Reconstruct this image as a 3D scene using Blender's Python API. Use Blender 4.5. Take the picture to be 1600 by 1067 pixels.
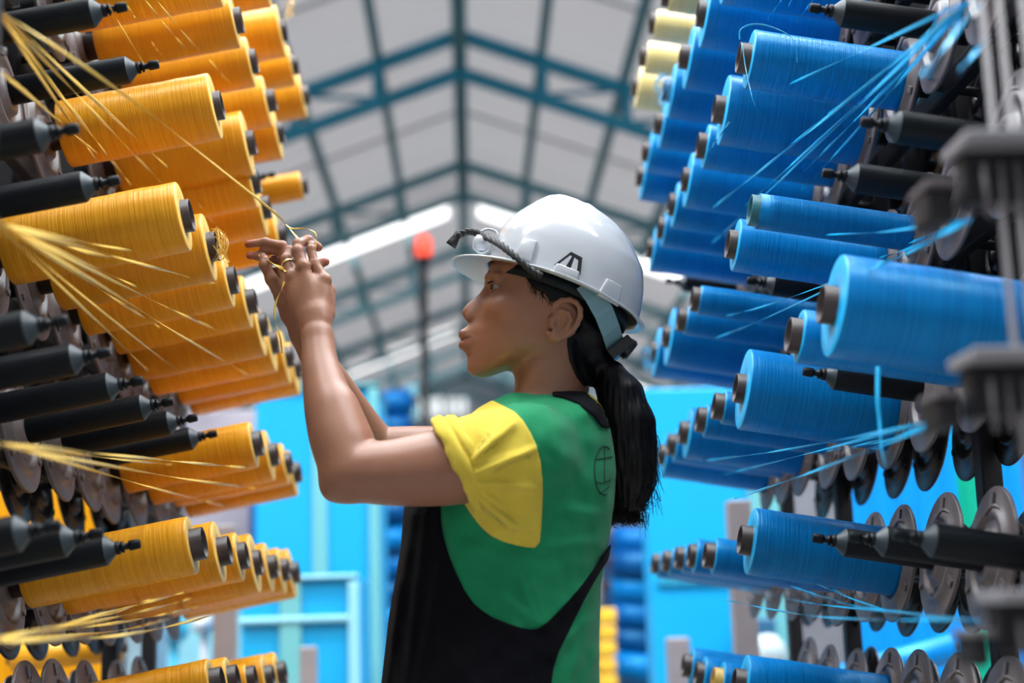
import bpy, bmesh, math, random
import numpy as np
from mathutils import Vector, Matrix
random.seed(4); rng = np.random.default_rng(4)
for o in list(bpy.data.objects): bpy.data.objects.remove(o)
SC = bpy.context.scene; COL = SC.collection
D2R = math.pi/180

# ------------------------------------------------------------------ camera
F = 2300.0; CAMZ = 1.0
_Y = np.array([-60.0, -431.5, -F]); _Y /= np.linalg.norm(_Y)
_s = 0.025
_X = np.array([1, _s, (-60.0-431.5*_s)/F]); _X /= np.linalg.norm(_X)
_Z = np.cross(_X, _Y)
CM = np.array([_X, _Y, _Z])                 # world = CM @ camera
def ray(px, py): return CM @ np.array([px-800.0, 533.5-py, -F])
def at(px, py, y):
    d = ray(px, py); p = d*y/d[1]; return Vector((p[0], p[1], p[2]+CAMZ))
def atx(px, py, x):
    d = ray(px, py); p = d*x/d[0]; return Vector((p[0], p[1], p[2]+CAMZ))
cam = bpy.data.cameras.new('camera'); camo = bpy.data.objects.new('camera', cam); COL.objects.link(camo)
m = Matrix([[CM[r][c] for c in range(3)]+[0] for r in range(3)]+[[0, 0, 0, 1]])
camo.matrix_world = Matrix.Translation((0, 0, CAMZ)) @ m
cam.sensor_width = 36; cam.lens = F*36/1600; cam.clip_start = 0.05; cam.clip_end = 300
cam.dof.use_dof = True; cam.dof.focus_distance = 2.06; cam.dof.aperture_fstop = 2.5
SC.camera = camo

# ------------------------------------------------------------------ light
SC.view_settings.view_transform = 'Standard'; SC.view_settings.look = 'None'
SC.view_settings.gamma = 1; SC.view_settings.use_curve_mapping = False
SC.view_settings.exposure = -0.5
W = bpy.data.worlds.new('world'); SC.world = W; W.use_nodes = True
bg = W.node_tree.nodes['Background']; bg.inputs[0].default_value = (0.88, 0.94, 1.0, 1); bg.inputs[1].default_value = 1.0
_wn = W.node_tree   # overcast sky: three times as bright overhead as at the horizon
_tc = _wn.nodes.new('ShaderNodeTexCoord'); _sx = _wn.nodes.new('ShaderNodeSeparateXYZ'); _mr = _wn.nodes.new('ShaderNodeMapRange')
_mr.inputs['To Min'].default_value = 0.12; _mr.inputs['To Max'].default_value = 2.9
_wn.links.new(_tc.outputs['Generated'], _sx.inputs[0]); _wn.links.new(_sx.outputs['Z'], _mr.inputs['Value']); _wn.links.new(_mr.outputs[0], bg.inputs[1])
def area(name, loc, rot, sx, sy, power, color=(1, 1, 1)):
    l = bpy.data.lights.new(name, 'AREA'); l.shape = 'RECTANGLE'; l.size = sx; l.size_y = sy; l.energy = power; l.color = color
    o = bpy.data.objects.new(name, l); o.location = loc; o.rotation_euler = rot; COL.objects.link(o); return o
RIDGE = 7.13; SLOPE = 0.365; SA = math.atan(SLOPE)
SKY_Y = [24.8, 36.0, 0.5, 3.4, 6.3]  # last three strips are unseen, added overhead for light on the aisle
for y in SKY_Y[2:]:  # added area lamps under the unseen strips
    for s in (-1, 1):
        area('added_skylight_lamp', (s*3.2, y, CAMZ+RIDGE-3.2*SLOPE-0.12), (0, s*SA, 0), 5.6, 0.9, 760, (0.95, 0.98, 1.0))
for s in (-1, 1):                            # added fill lamps at both sides, standing in for daylight
    area('side_fill', (s*11.5, 3, CAMZ+1.2), (0, s*95*D2R, 0), 4.5, 22, 8, (0.86, 0.94, 1.0))
area('front_fill', (0, -9, CAMZ+1.8), (80*D2R, 0, 0), 12, 4, 5, (1.0, 0.97, 0.93))  # added fill lamp behind the camera

# ------------------------------------------------------------------ helpers
def node_mat(name):
    mt = bpy.data.materials.new(name); mt.use_nodes = True
    return mt, mt.node_tree.nodes, mt.node_tree.links, mt.node_tree.nodes['Principled BSDF']
def mat(name, col, rough=0.5, metal=0, spec=0.5, noise=0.0, nscale=20, bump=0.0, bscale=None, sss=0, sssr=(1, .3, .1), trans=0, emit=None, coat=0, vec=(1, 1, 1), vcol=None, sheen=0):
    mt, N, L, P = node_mat(name)
    P.inputs['Base Color'].default_value = (*col, 1); P.inputs['Roughness'].default_value = rough
    P.inputs['Metallic'].default_value = metal; P.inputs['Specular IOR Level'].default_value = spec
    P.inputs['Coat Weight'].default_value = coat; P.inputs['Coat Roughness'].default_value = 0.15
    P.inputs['Sheen Weight'].default_value = sheen
    if sss:
        P.inputs['Subsurface Weight'].default_value = sss; P.inputs['Subsurface Radius'].default_value = sssr; P.inputs['Subsurface Scale'].default_value = 0.006
    if trans: P.inputs['Transmission Weight'].default_value = trans
    if emit:
        P.inputs['Emission Color'].default_value = (*emit[0], 1); P.inputs['Emission Strength'].default_value = emit[1]
    tc = N.new('ShaderNodeTexCoord'); mp = N.new('ShaderNodeMapping'); mp.inputs['Scale'].default_value = vec
    L.new(tc.outputs['Object'], mp.inputs[0])
    if noise or bump:
        nz = N.new('ShaderNodeTexNoise'); nz.inputs['Scale'].default_value = nscale; nz.inputs['Detail'].default_value = 3
        L.new(mp.outputs[0], nz.inputs['Vector'])
    src = None
    if noise:
        mx = N.new('ShaderNodeMix'); mx.data_type = 'RGBA'
        mx.inputs['A'].default_value = (*[c*(1-noise) for c in col], 1); mx.inputs['B'].default_value = (*[min(1, c*(1+noise)) for c in col], 1)
        L.new(nz.outputs['Fac'], mx.inputs['Factor']); L.new(mx.outputs['Result'], P.inputs['Base Color']); src = mx.outputs['Result']
    if vcol:
        at_ = N.new('ShaderNodeAttribute'); at_.attribute_name = vcol
        mm = N.new('ShaderNodeMix'); mm.data_type = 'RGBA'; mm.blend_type = 'MULTIPLY'; mm.inputs['Factor'].default_value = 1
        if src: L.new(src, mm.inputs['A'])
        else: mm.inputs['A'].default_value = (*col, 1)
        L.new(at_.outputs['Color'], mm.inputs['B']); L.new(mm.outputs['Result'], P.inputs['Base Color'])
    if bump:
        if bscale:
            nz = N.new('ShaderNodeTexNoise'); nz.inputs['Scale'].default_value = bscale; nz.inputs['Detail'].default_value = 3; L.new(mp.outputs[0], nz.inputs['Vector'])
        b = N.new('ShaderNodeBump'); b.inputs['Strength'].default_value = bump; b.inputs['Distance'].default_value = 0.002
        L.new(nz.outputs['Fac'], b.inputs['Height']); L.new(b.outputs[0], P.inputs['Normal'])
    return mt
def tape_mat(name, col, hi, tint=(1, 1, 1)):
    """wound flat tape: fine bands around the axis (local x), satin gloss"""
    mt, N, L, P = node_mat(name)
    tc = N.new('ShaderNodeTexCoord'); mp = N.new('ShaderNodeMapping'); mp.inputs['Scale'].default_value = (330, 7, 7)
    oi = N.new('ShaderNodeObjectInfo'); add = N.new('ShaderNodeVectorMath'); add.operation = 'ADD'
    L.new(tc.outputs['Object'], mp.inputs[0]); L.new(mp.outputs[0], add.inputs[0]); L.new(oi.outputs['Random'], add.inputs[1])
    n1 = N.new('ShaderNodeTexNoise'); n1.inputs['Scale'].default_value = 1.0; n1.inputs['Detail'].default_value = 4; L.new(add.outputs[0], n1.inputs['Vector'])
    mp2 = N.new('ShaderNodeMapping'); mp2.inputs['Scale'].default_value = (600, 9, 9); L.new(tc.outputs['Object'], mp2.inputs[0])
    n2 = N.new('ShaderNodeTexNoise'); n2.inputs['Scale'].default_value = 1.0; n2.inputs['Detail'].default_value = 2; L.new(mp2.outputs[0], n2.inputs['Vector'])
    cr = N.new('ShaderNodeValToRGB'); cr.color_ramp.elements[0].position = 0.35; cr.color_ramp.elements[1].position = 0.68
    cr.color_ramp.elements[0].color = (*col, 1); cr.color_ramp.elements[1].color = (*hi, 1)
    L.new(n1.outputs['Fac'], cr.inputs[0])
    hv = N.new('ShaderNodeHueSaturation'); mr = N.new('ShaderNodeMapRange'); mr.inputs['To Min'].default_value = 0.86; mr.inputs['To Max'].default_value = 1.12
    L.new(oi.outputs['Random'], mr.inputs['Value']); L.new(mr.outputs[0], hv.inputs['Value']); L.new(cr.outputs[0], hv.inputs['Color'])
    L.new(hv.outputs[0], P.inputs['Base Color'])
    P.inputs['Roughness'].default_value = 0.36; P.inputs['Specular IOR Level'].default_value = 0.6; P.inputs['Specular Tint'].default_value = (*tint, 1)
    P.inputs['Sheen Weight'].default_value = 0.0
    ad = N.new('ShaderNodeMath'); ad.operation = 'ADD'; L.new(n1.outputs['Fac'], ad.inputs[0]); L.new(n2.outputs['Fac'], ad.inputs[1])
    b = N.new('ShaderNodeBump'); b.inputs['Strength'].default_value = 0.6; b.inputs['Distance'].default_value = 0.0009
    L.new(ad.outputs[0], b.inputs['Height']); L.new(b.outputs[0], P.inputs['Normal'])
    return mt
M = {}
M['orange'] = tape_mat('orange_tape', (0.76, 0.30, 0.008), (0.86, 0.39, 0.016), (1, .85, .5))
M['orange_end'] = mat('orange_tape_end', (0.95, 0.55, 0.12), 0.35, noise=.15, nscale=60)
M['blue'] = tape_mat('blue_tape', (0.0, 0.165, 0.50), (0.0, 0.225, 0.62), (.25, .8, 1))
M['blue_end'] = mat('blue_tape_end', (0.01, 0.42, 0.85), 0.3, noise=.2, nscale=60)
M['cream'] = tape_mat('cream_tape', (0.82, 0.66, 0.24), (0.90, 0.76, 0.36))
M['cream_end'] = mat('cream_tape_end', (0.9, 0.78, 0.42), 0.35)
M['core'] = mat('core_tube', (0.050, 0.033, 0.031), 0.42, noise=.3, nscale=40)
M['core_blue'] = mat('core_tube_stained', (0.02, 0.16, 0.2), 0.42, noise=.6, nscale=60)
M['core_yellow'] = mat('core_tube_yellow', (0.6, 0.38, 0.08), 0.5, noise=.4, nscale=80, vec=(4, 1, 1))
M['spindle'] = mat('spindle_black', (0.003, 0.005, 0.008), 0.45, spec=.2, noise=.4, nscale=50, bump=.15, bscale=900)
M['spindle_cap'] = mat('spindle_shoulder', (0.020, 0.035, 0.048), 0.5, spec=.6, noise=.3, nscale=60)
M['disc'] = mat('disc_grey', (0.12, 0.098, 0.10), 0.38, spec=.5, noise=.25, nscale=14)
M['disc_dark'] = mat('disc_dark', (0.006, 0.005, 0.006), 0.3, spec=.35)
M['steel'] = mat('frame_steel', (0.26, 0.23, 0.24), 0.45, metal=.2, noise=.25, nscale=9)
M['steel_dark'] = mat('frame_dark', (0.014, 0.013, 0.016), 0.5, spec=.3, noise=.3, nscale=9)
M['guide_steel'] = mat('guide_steel', (0.12, 0.105, 0.115), 0.5)
M['steel_light'] = mat('guide_plate', (0.24, 0.23, 0.25), 0.4, metal=.2, noise=.15)
M['ythread'] = mat('yellow_thread', (0.92, 0.62, 0.13), 0.25, spec=.8)
M['bthread'] = mat('blue_thread', (0.01, 0.48, 0.92), 0.25, spec=.8)
M['teal'] = mat('teal_paint', (0.012, 0.27, 0.42), 0.5, noise=.12, nscale=2)
M['teal_dull'] = mat('teal_paint_dull_haze', (0.14, 0.34, 0.40), 0.6, noise=.1, nscale=2)  # dull teal; its paleness on the far rafters is painted-in haze
M['roof'] = mat('roof_sheet', (0.62, 0.62, 0.66), 0.7, noise=.08, nscale=.8)
_n = M['roof'].node_tree; _t = _n.nodes.new('ShaderNodeBsdfTranslucent'); _t.inputs[0].default_value = (.86, .83, .82, 1); _m = _n.nodes.new('ShaderNodeMixShader'); _m.inputs[0].default_value = .72
_n.links.new(_n.nodes['Principled BSDF'].outputs[0], _m.inputs[1]); _n.links.new(_t.outputs[0], _m.inputs[2]); _n.links.new(_m.outputs[0], _n.nodes['Material Output'].inputs[0])
M['batten'] = mat('batten_grey', (0.42, 0.42, 0.45), .6)
M['skylight'] = mat('skylight_sheet', (1, 1, 1), 0.5, emit=((1.0, 1.0, 1.0), 3.2))
M['skylight_far'] = mat('skylight_sheet_pink', (1, .9, .95), 0.5, emit=((1.0, .86, .93), .75))
M['wall'] = mat('wall_grey', (0.55, 0.60, 0.66), 0.8, noise=.15, nscale=.5)
M['floor'] = mat('floor_concrete', (0.20, 0.19, 0.18), 0.45, noise=.3, nscale=1.5, bump=.1)
M['window'] = mat('window_daylight', (1, 1, 1), 0.5, emit=((0.95, 1, 1), 1.3))
M['cyan'] = mat('cyan_panel', (0.0, 0.33, 0.66), 0.4, noise=.04, nscale=1)
M['mint'] = mat('mint_stripe', (0.13, 0.40, 0.43), 0.4)
M['pale'] = mat('pale_edge', (0.25, 0.56, 0.68), 0.4)
M['skin'] = mat('skin', (0.33, 0.150, 0.092), 0.40, spec=.45, noise=.10, nscale=45, sss=.35, bump=.12, bscale=420, vcol='tint')
M['nail'] = mat('nail', (0.52, 0.30, 0.24), 0.25)
M['gold'] = mat('gold', (0.85, 0.6, 0.25), 0.25, metal=1)
M['hair'] = mat('hair', (0.0025, 0.002, 0.003), 0.42, spec=.22, noise=.4, nscale=90, bump=.5, bscale=160, vec=(1, 1, .15))
M['helmet'] = mat('helmet_shell', (0.56, 0.58, 0.62), 0.16, spec=.6, coat=.5)
M['helmet_in'] = mat('helmet_lining', (0.55, 0.52, 0.45), 0.5)
M['cord'] = mat('cord_black', (0.012, 0.013, 0.015), 0.6, bump=.5, bscale=500)
M['black'] = mat('black_plastic', (0.012, 0.013, 0.015), 0.35)
M['band_dark'] = mat('headband_dark', (0.008, 0.014, 0.018), .6, spec=.2)
M['band'] = mat('harness_band', (0.20, 0.36, 0.42), 0.4)
def cloth(name, col, rough=.85, sheen=.12):
    return mat(name, col, rough, spec=.12, noise=.12, nscale=35, bump=.35, bscale=700, sheen=sheen)
M['green'] = cloth('green_cotton', (0.012, 0.235, 0.098))
M['yellow'] = cloth('yellow_cotton', (0.70, 0.53, 0.065))
M['apron'] = cloth('black_cotton', (0.0035, 0.0035, 0.006), .9, .02)
M['ink'] = mat('print_dark', (0.008, 0.05, 0.04), 0.8)
M['tie'] = mat('hair_tie', (0.05, 0.02, 0.05), 0.8)
M['eye'] = mat('eye_white', (0.36, 0.29, 0.26), 0.15, spec=.7)
M['iris'] = mat('iris', (0.012, 0.007, 0.005), 0.08, spec=.8)
M['shoe'] = mat('shoe', (0.02, 0.02, 0.02), .4)

def mesh_obj(name, verts, faces, mt, parent=None, smooth=True, mats=None, fm=None):
    me = bpy.data.meshes.new(name); me.from_pydata([tuple(v) for v in verts], [], [tuple(f) for f in faces]); me.update()
    o = bpy.data.objects.new(name, me); COL.objects.link(o)
    for x in (mats or [mt]): me.materials.append(x)
    if fm is not None: me.polygons.foreach_set('material_index', fm)
    if smooth: me.polygons.foreach_set('use_smooth', [True]*len(me.polygons))
    if parent is not None: o.parent = parent
    return o
def empty(name, loc=(0, 0, 0)):
    o = bpy.data.objects.new(name, None); o.location = loc; o.empty_display_size = .05; COL.objects.link(o); return o
def tag(o, label=None, cat=None, group=None, kind=None):
    if label: o['label'] = label
    if cat: o['category'] = cat
    if group: o['group'] = group
    if kind: o['kind'] = kind
    return o
class MB:
    def __init__(s): s.v = []; s.f = []; s.m = []; s.sm = []
    def add(s, v, f, mi=0, sm=False):
        b = len(s.v); s.v += [tuple(x) for x in v]; s.f += [tuple(i+b for i in q) for q in f]; s.m += [mi]*len(f); s.sm += [sm]*len(f); return s
    def box(s, c, d, R=None, bev=0.0, mi=0):
        x, y, z = d[0]/2, d[1]/2, d[2]/2
        bm = bmesh.new(); bmesh.ops.create_cube(bm, size=1)
        for v in bm.verts: v.co = Vector((v.co.x*d[0], v.co.y*d[1], v.co.z*d[2]))
        if bev: bmesh.ops.bevel(bm, geom=bm.edges[:], offset=bev, segments=2, affect='EDGES', profile=.5)
        bm.verts.index_update(); R = R or Matrix.Identity(3)
        s.add([R @ v.co + Vector(c) for v in bm.verts], [[v.index for v in f.verts] for f in bm.faces], mi); bm.free(); return s
    def lathe(s, prof, n=32, mi=0, R=None, loc=(0, 0, 0), closed=False, sm=True):
        """prof: list of (x, r) around the local x axis; optional third = material"""
        v = []; f = []
        R = R or Matrix.Identity(3); loc = Vector(loc)
        for (x, r) in prof:
            for k in range(n):
                a = 2*math.pi*k/n; v.append(R @ Vector((x, r*math.cos(a), r*math.sin(a))) + loc)
        m = len(prof)
        for i in range(m if closed else m-1):
            for k in range(n):
                j = (i+1) % m; f.append((i*n+k, j*n+k, j*n+(k+1) % n, i*n+(k+1) % n))
        return s.add(v, f, mi, sm)
    def tube(s, pts, r, n=8, mi=0, flat=1.0, twist=0, cap=True):
        pts = [Vector(p) for p in pts]; m = len(pts); v = []; f = []
        rr = r if isinstance(r, (list, tuple)) else [r]*m
        t0 = (pts[1]-pts[0]).normalized(); up = Vector((0, 0, 1)) if abs(t0.z) < .9 else Vector((0, 1, 0))
        nrm = t0.cross(up).normalized()
        for i, p in enumerate(pts):
            t = (pts[min(i+1, m-1)]-pts[max(i-1, 0)]).normalized()
            nrm = (nrm - t*nrm.dot(t)).normalized(); b = t.cross(nrm)
            a0 = twist*i
            e1 = nrm*math.cos(a0)+b*math.sin(a0); e2 = t.cross(e1)
            for k in range(n):
                a = 2*math.pi*k/n; v.append(p + e1*(rr[i]*math.cos(a)) + e2*(rr[i]*flat*math.sin(a)))
        for i in range(m-1):
            for k in range(n): f.append((i*n+k, i*n+(k+1) % n, (i+1)*n+(k+1) % n, (i+1)*n+k))
        if cap: f.append(tuple(range(n-1, -1, -1))); f.append(tuple((m-1)*n+k for k in range(n)))
        return s.add(v, f, mi, True)
    def build(s, name, mt, parent=None, mats=None):
        o = mesh_obj(name, s.v, s.f, mt, parent, False, mats, s.m); o.data.polygons.foreach_set('use_smooth', s.sm); return o
def smooth_curve(pts, n=8):
    P = [Vector(p) for p in pts]; out = []
    for i in range(len(P)-1):
        a, b, c, d = P[max(i-1, 0)], P[i], P[i+1], P[min(i+2, len(P)-1)]
        for k in range(n):
            t = k/n; out.append(.5*((2*b)+(-a+c)*t+(2*a-5*b+4*c-d)*t*t+(-a+3*b-3*c+d)*t**3))
    return out+[P[-1]]

# ------------------------------------------------------------------ the hall
floor = MB().box((0, 20, -0.05), (26, 62, .1)).build('floor', M['floor']); tag(floor, kind='structure')
ceil = empty('ceiling'); tag(ceil, kind='structure')
ZR = CAMZ+RIDGE
rafters = [-8.4, -3.4, 1.6, 6.6, 11.6, 16.6, 21.7, 26.9, 32.0, 37.2, 42.0]
def roofpt(x, y, off=0.0): return Vector((x, y, ZR-abs(x)*SLOPE+off))
def corr_panel(x0, x1, y0, y1, name, mt, off=0):
    n = 24; mb = MB(); v = []; f = []
    for i in range(n+1):
        y = y0+(y1-y0)*i/n; dz = .03*(i % 2)
        v += [roofpt(x0, y, off+dz), roofpt(x1, y, off+dz)]
        v += [roofpt(x0, y, off+dz+.02), roofpt(x1, y, off+dz+.02)]
    for i in range(n):
        a = i*4; b = a+4; f += [(a, a+1, b+1, b), (a+2, b+2, b+3, a+3), (a, b, b+2, a+2), (a+1, a+3, b+3, b+1)]
    mb.add(v, f); return mb.build(name, mt, ceil)
for i in range(len(rafters)-1):
    y0, y1 = rafters[i], rafters[i+1]
    cuts = sorted([(max(y0, s-.62), min(y1, s+.62)) for s in SKY_Y if y0 < s < y1])
    segs = []; c = y0
    for a, b in cuts: segs += [(c, a, 0), (a, b, 1)]; c = b
    segs.append((c, y1, 0))
    for s in (-1, 1):
        for a, b, sky in segs:
            if b-a < .05: continue
            if sky:
                corr_panel(s*.28, s*6.4, a, b, 'skylight', M['skylight'], .0); corr_panel(s*0, s*.28, a, b, 'roof_sheet', M['roof']); corr_panel(s*6.4, s*12, a, b, 'roof_sheet', M['roof'])  # skylights at the last three SKY_Y are added, unseen
            else:
                k = max(1, round((b-a)/1.3))
                for q in range(k): corr_panel(0, s*12, a+(b-a)*q/k, a+(b-a)*(q+1)/k, 'roof_sheet', M['roof'], .012*(q % 2))
def beam(p, q, w, h, name, mt, parent):
    p, q = Vector(p), Vector(q); d = q-p; R = d.to_track_quat('X', 'Z').to_matrix()
    return MB().box((p+q)/2, (d.length, w, h), R, bev=min(w, h)*.12).build(name, mt, parent)
for y in rafters:
    mt = M['teal'] if y < 18 else M['teal_dull']  # beyond the near trusses, distance haze is painted as a paler teal
    for s in (-1, 1):
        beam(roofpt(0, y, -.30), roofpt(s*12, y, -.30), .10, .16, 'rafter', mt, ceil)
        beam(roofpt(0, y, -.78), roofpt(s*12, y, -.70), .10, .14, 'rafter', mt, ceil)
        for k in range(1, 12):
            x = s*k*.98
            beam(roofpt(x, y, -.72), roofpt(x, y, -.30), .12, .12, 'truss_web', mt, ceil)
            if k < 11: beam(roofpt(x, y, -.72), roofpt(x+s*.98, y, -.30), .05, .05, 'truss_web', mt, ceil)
for k in range(1, 12):
    for s in (-1, 1):
        for ya, yb in ((-8, 24.15), (25.45, 35.35), (36.65, 42)):
            beam(roofpt(s*k*.98, ya, -.14), roofpt(s*k*.98, yb, -.14), .10, .17, 'purlin', M['teal_dull'], ceil)
beam((0, -8, ZR-.16), (0, 42, ZR-.16), .17, .24, 'ridge_beam', M['teal_dull'], ceil)
beam((0, 9, ZR-.62), (0, 22, ZR-.62), .17, .14, 'ridge_beam', M['teal_dull'], ceil)
for i in range(len(rafters)-1):
    for q in (1, 2):
        y = rafters[i]+(rafters[i+1]-rafters[i])*q/3
        if min(abs(y-s_) for s_ in SKY_Y) < .7: continue
        for s in (-1, 1): beam(roofpt(0, y, -.03), roofpt(s*12, y, -.03), .05, .03, 'batten', M['batten'], ceil)
# far gable wall with windows
wl = MB().add([(-12, 42, 0), (12, 42, 0), (12, 42, ZR-12*SLOPE), (0, 42, ZR), (-12, 42, ZR-12*SLOPE), (-12, 42.2, 0), (12, 42.2, 0), (12, 42.2, ZR-12*SLOPE), (0, 42.2, ZR), (-12, 42.2, ZR-12*SLOPE)],
    [(0, 1, 2, 3, 4), (9, 8, 7, 6, 5), (0, 5, 6, 1), (1, 6, 7, 2), (2, 7, 8, 3), (3, 8, 9, 4), (4, 9, 5, 0)]).build('wall_back', M['wall']); tag(wl, kind='structure')
for n, (a, b, c, d) in enumerate([(575, 618, 612, 642), (648, 622, 690, 650), (700, 622, 728, 648), (1010, 640, 1060, 680)]):
    p = at(a, d, 41.9); q = at(c, b, 41.9)
    w = MB().box(((p.x+q.x)/2, 41.93, (p.z+q.z)/2), (abs(q.x-p.x), .08, abs(q.z-p.z)), bev=.01).build('window_%d' % (n+1), M['window']); tag(w, kind='structure')
    for k in range(1, 3):
        x = p.x+(q.x-p.x)*k/3; MB().box((x, 41.86, (p.z+q.z)/2), (.07, .05, abs(q.z-p.z))).build('mullion', M['wall'], w)
for s, nm in ((-1, 'left'), (1, 'right')):
    w = MB().box((s*12, 16, .55), (.2, 52, 1.1)).build('wall_'+nm, M['wall']); tag(w, kind='structure')
    for y in rafters[1:]:
        MB().box((s*11.8, y, (ZR-11.8*SLOPE)/2), (.25, .25, ZR-11.8*SLOPE), bev=.02).build('column', M['teal'], w)

# ------------------------------------------------------------------ tape rolls, spindles and racks
XL, XR = -0.364, 0.400
TILT = 10*D2R
def axis_rot(side):          # local +x runs along the spindle towards the aisle and a little up
    if side < 0: return Matrix.Rotation(-TILT, 3, 'Y')
    return Matrix.Rotation(math.pi, 3, 'Z') @ Matrix.Rotation(-TILT, 3, 'Y')
ROT = {-1: axis_rot(-1).to_euler(), 1: axis_rot(1).to_euler()}
AX = {s: axis_rot(s) @ Vector((1, 0, 0)) for s in (-1, 1)}
racks = {}
core_mesh = {}
def roll(side, tip, r, colour, core='core', gap=.013, L=.232, name='tape_roll', label='', group=''):
    t = empty(name, tip); t.rotation_euler = ROT[side]; tag(t, label, 'tape roll', group)
    if core not in core_mesh:
        ro, ri = .0222, .0200
        c = MB().lathe([(0, ri), (0.0006, ri+.0006), (0.0006, ro-.0006), (0, ro), (-.262, ro), (-.262, ri)], 32, closed=True).build('core_tube', M[core], t); core_mesh[core] = c.data
    else:
        c = bpy.data.objects.new('core_tube', core_mesh[core]); COL.objects.link(c); c.parent = t
    a = -gap; e = .0022; ro = .0223
    wob = [random.uniform(-.0006, .0006) for _ in range(9)]
    prof = [(a-.001, ro), (a, ro+.002), (a+.0003, (ro+r)/2), (a, r-e), (a-e*.4, r-e*.35), (a-e*1.2, r)]
    prof += [(a-e*1.2-(L-2*e)*k/10, r+wob[k-1]) for k in range(1, 10)]
    prof += [(a-L+e, r), (a-L, r-e), (a-L, ro)]
    if r < ro+.003: prof = [(a-.001, ro), (a, r)]+[(a-L*k/10, r) for k in range(1, 11)]+[(a-L, ro)]
    v = []; n = 48; mb = MB(); mb.lathe(prof, n)
    ne = 4 if r >= ro+.003 else 1
    mb.m = [1 if i < ne*n else 0 for i in range(len(mb.f))]
    w = mb.build('winding', M[colour], t, mats=[M[colour], M[colour+'_end']])
    return t
def nth(i): return ['nearest', 'second', 'third', 'fourth', 'fifth', 'sixth', 'seventh', 'eighth', 'ninth', 'tenth', 'eleventh', 'twelfth'][i]
# px, py of the core tip, winding radius in m
LROLL = {
 'E': [(425, -30, .050), (448, 47, .055), (466, 101, .045), (483, 148, .053)],
 'D': [(350, -42, .050), (378, 31, .045), (401, 95, .045), (430, 156, .050), (443, 206, .055), (480, 288, .033)],
 'C': [(347, 164, .051), (398, 222, .058), (405, 283, .046), (422, 323, .053), (447, 366, .053)],
 'B': [(299, 336, .0475), (339, 384, .051), (369, 437, .043), (400, 469, .047), (417, 506, .058), (434, 534, .057), (458, 556, .057), (470, 574, .059)],
 'A': [(409, 692, .041), (434, 709, .049), (456, 723, .043), (470, 737, .050)],
 'Z': [(319, 848, .040), (359, 859, .047), (386, 867, .040), (408, 878, .052), (433, 884, .047), (451, 889, .046), (467, 893, .052)],
 'Y': [(348, 1065, .037), (372, 1060, .036), (400, 1060, .027), (428, 1057, .044), (447, 1050, .042)]}
RROLL = {
 'E': [(1035, -8, .03, 'cream'), (1015, 36, .030, 'cream'), (1000, 88, .036, 'cream'), (988, 135, .050, 'cream')],
 'D': [(1120, -48, .052), (1090, 21, .056), (1062, 88, .058), (1036, 140, .054), (1023, 193, .050), (1004, 236, .046), (995, 275, .054)],
 'C': [(1154, 90, .0425), (1116, 170, .056), (1090, 227, .0385), (1066, 280, .051), (1045, 319, .045), (1028, 356, .038), (1011, 388, .049)],
 'B': [(1172, 328, .0250, 'blue', 'core_blue'), (1137, 381, .0405), (1081, 467, .0262), (1059, 499, .027), (1036, 525, .060), (1017, 550, .055)],
 'A': [(1283, 475, .059), (1232, 523, .034), (1149, 606, .061), (1115, 634, .0275), (1089, 655, .030), (1062, 675, .049), (1044, 694, .035), (1029, 710, .047)],
 'Z': [(1156, 843, .050), (1101, 867, .032), (1076, 868, .033), (1056, 871, .028), (1036, 876, .030), (1019, 880, .030)],
 'Y': [(1147, 1066, .045), (1114, 1063, .034, 'blue', 'core_yellow'), (1087, 1053, .034), (1067, 1039, .036)]}
LSP = {'D': [], 'C': [(198, 10), (248, 100)], 'B': [(123, 200), (187, 281)], 'A': [(106, 500), (172, 550), (223, 594), (270, 627), (308, 652), (339, 677)],
       'Z': [(94, 820), (160, 832), (219, 849)], 'Y': []}
RSP = {'D': [], 'C': [(1265, 12), (1040, 438)], 'B': [(1345, 190), (1285, 270), (1167, 438)], 'A': [(1255, 580)], 'Z': [(1270, 840), (1327, 838), (1396, 835)], 'Y': []}
tier = {'E': 'top tier', 'D': 'second tier down', 'C': 'third tier down', 'B': 'fourth tier down', 'A': 'fifth tier down', 'Z': 'sixth tier down', 'Y': 'lowest tier'}
def size_word(r): return 'very thick' if r >= .056 else 'thick' if r >= .047 else 'medium' if r >= .038 else 'slim' if r >= .03 else 'nearly empty'
SP_MESH = {}
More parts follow.
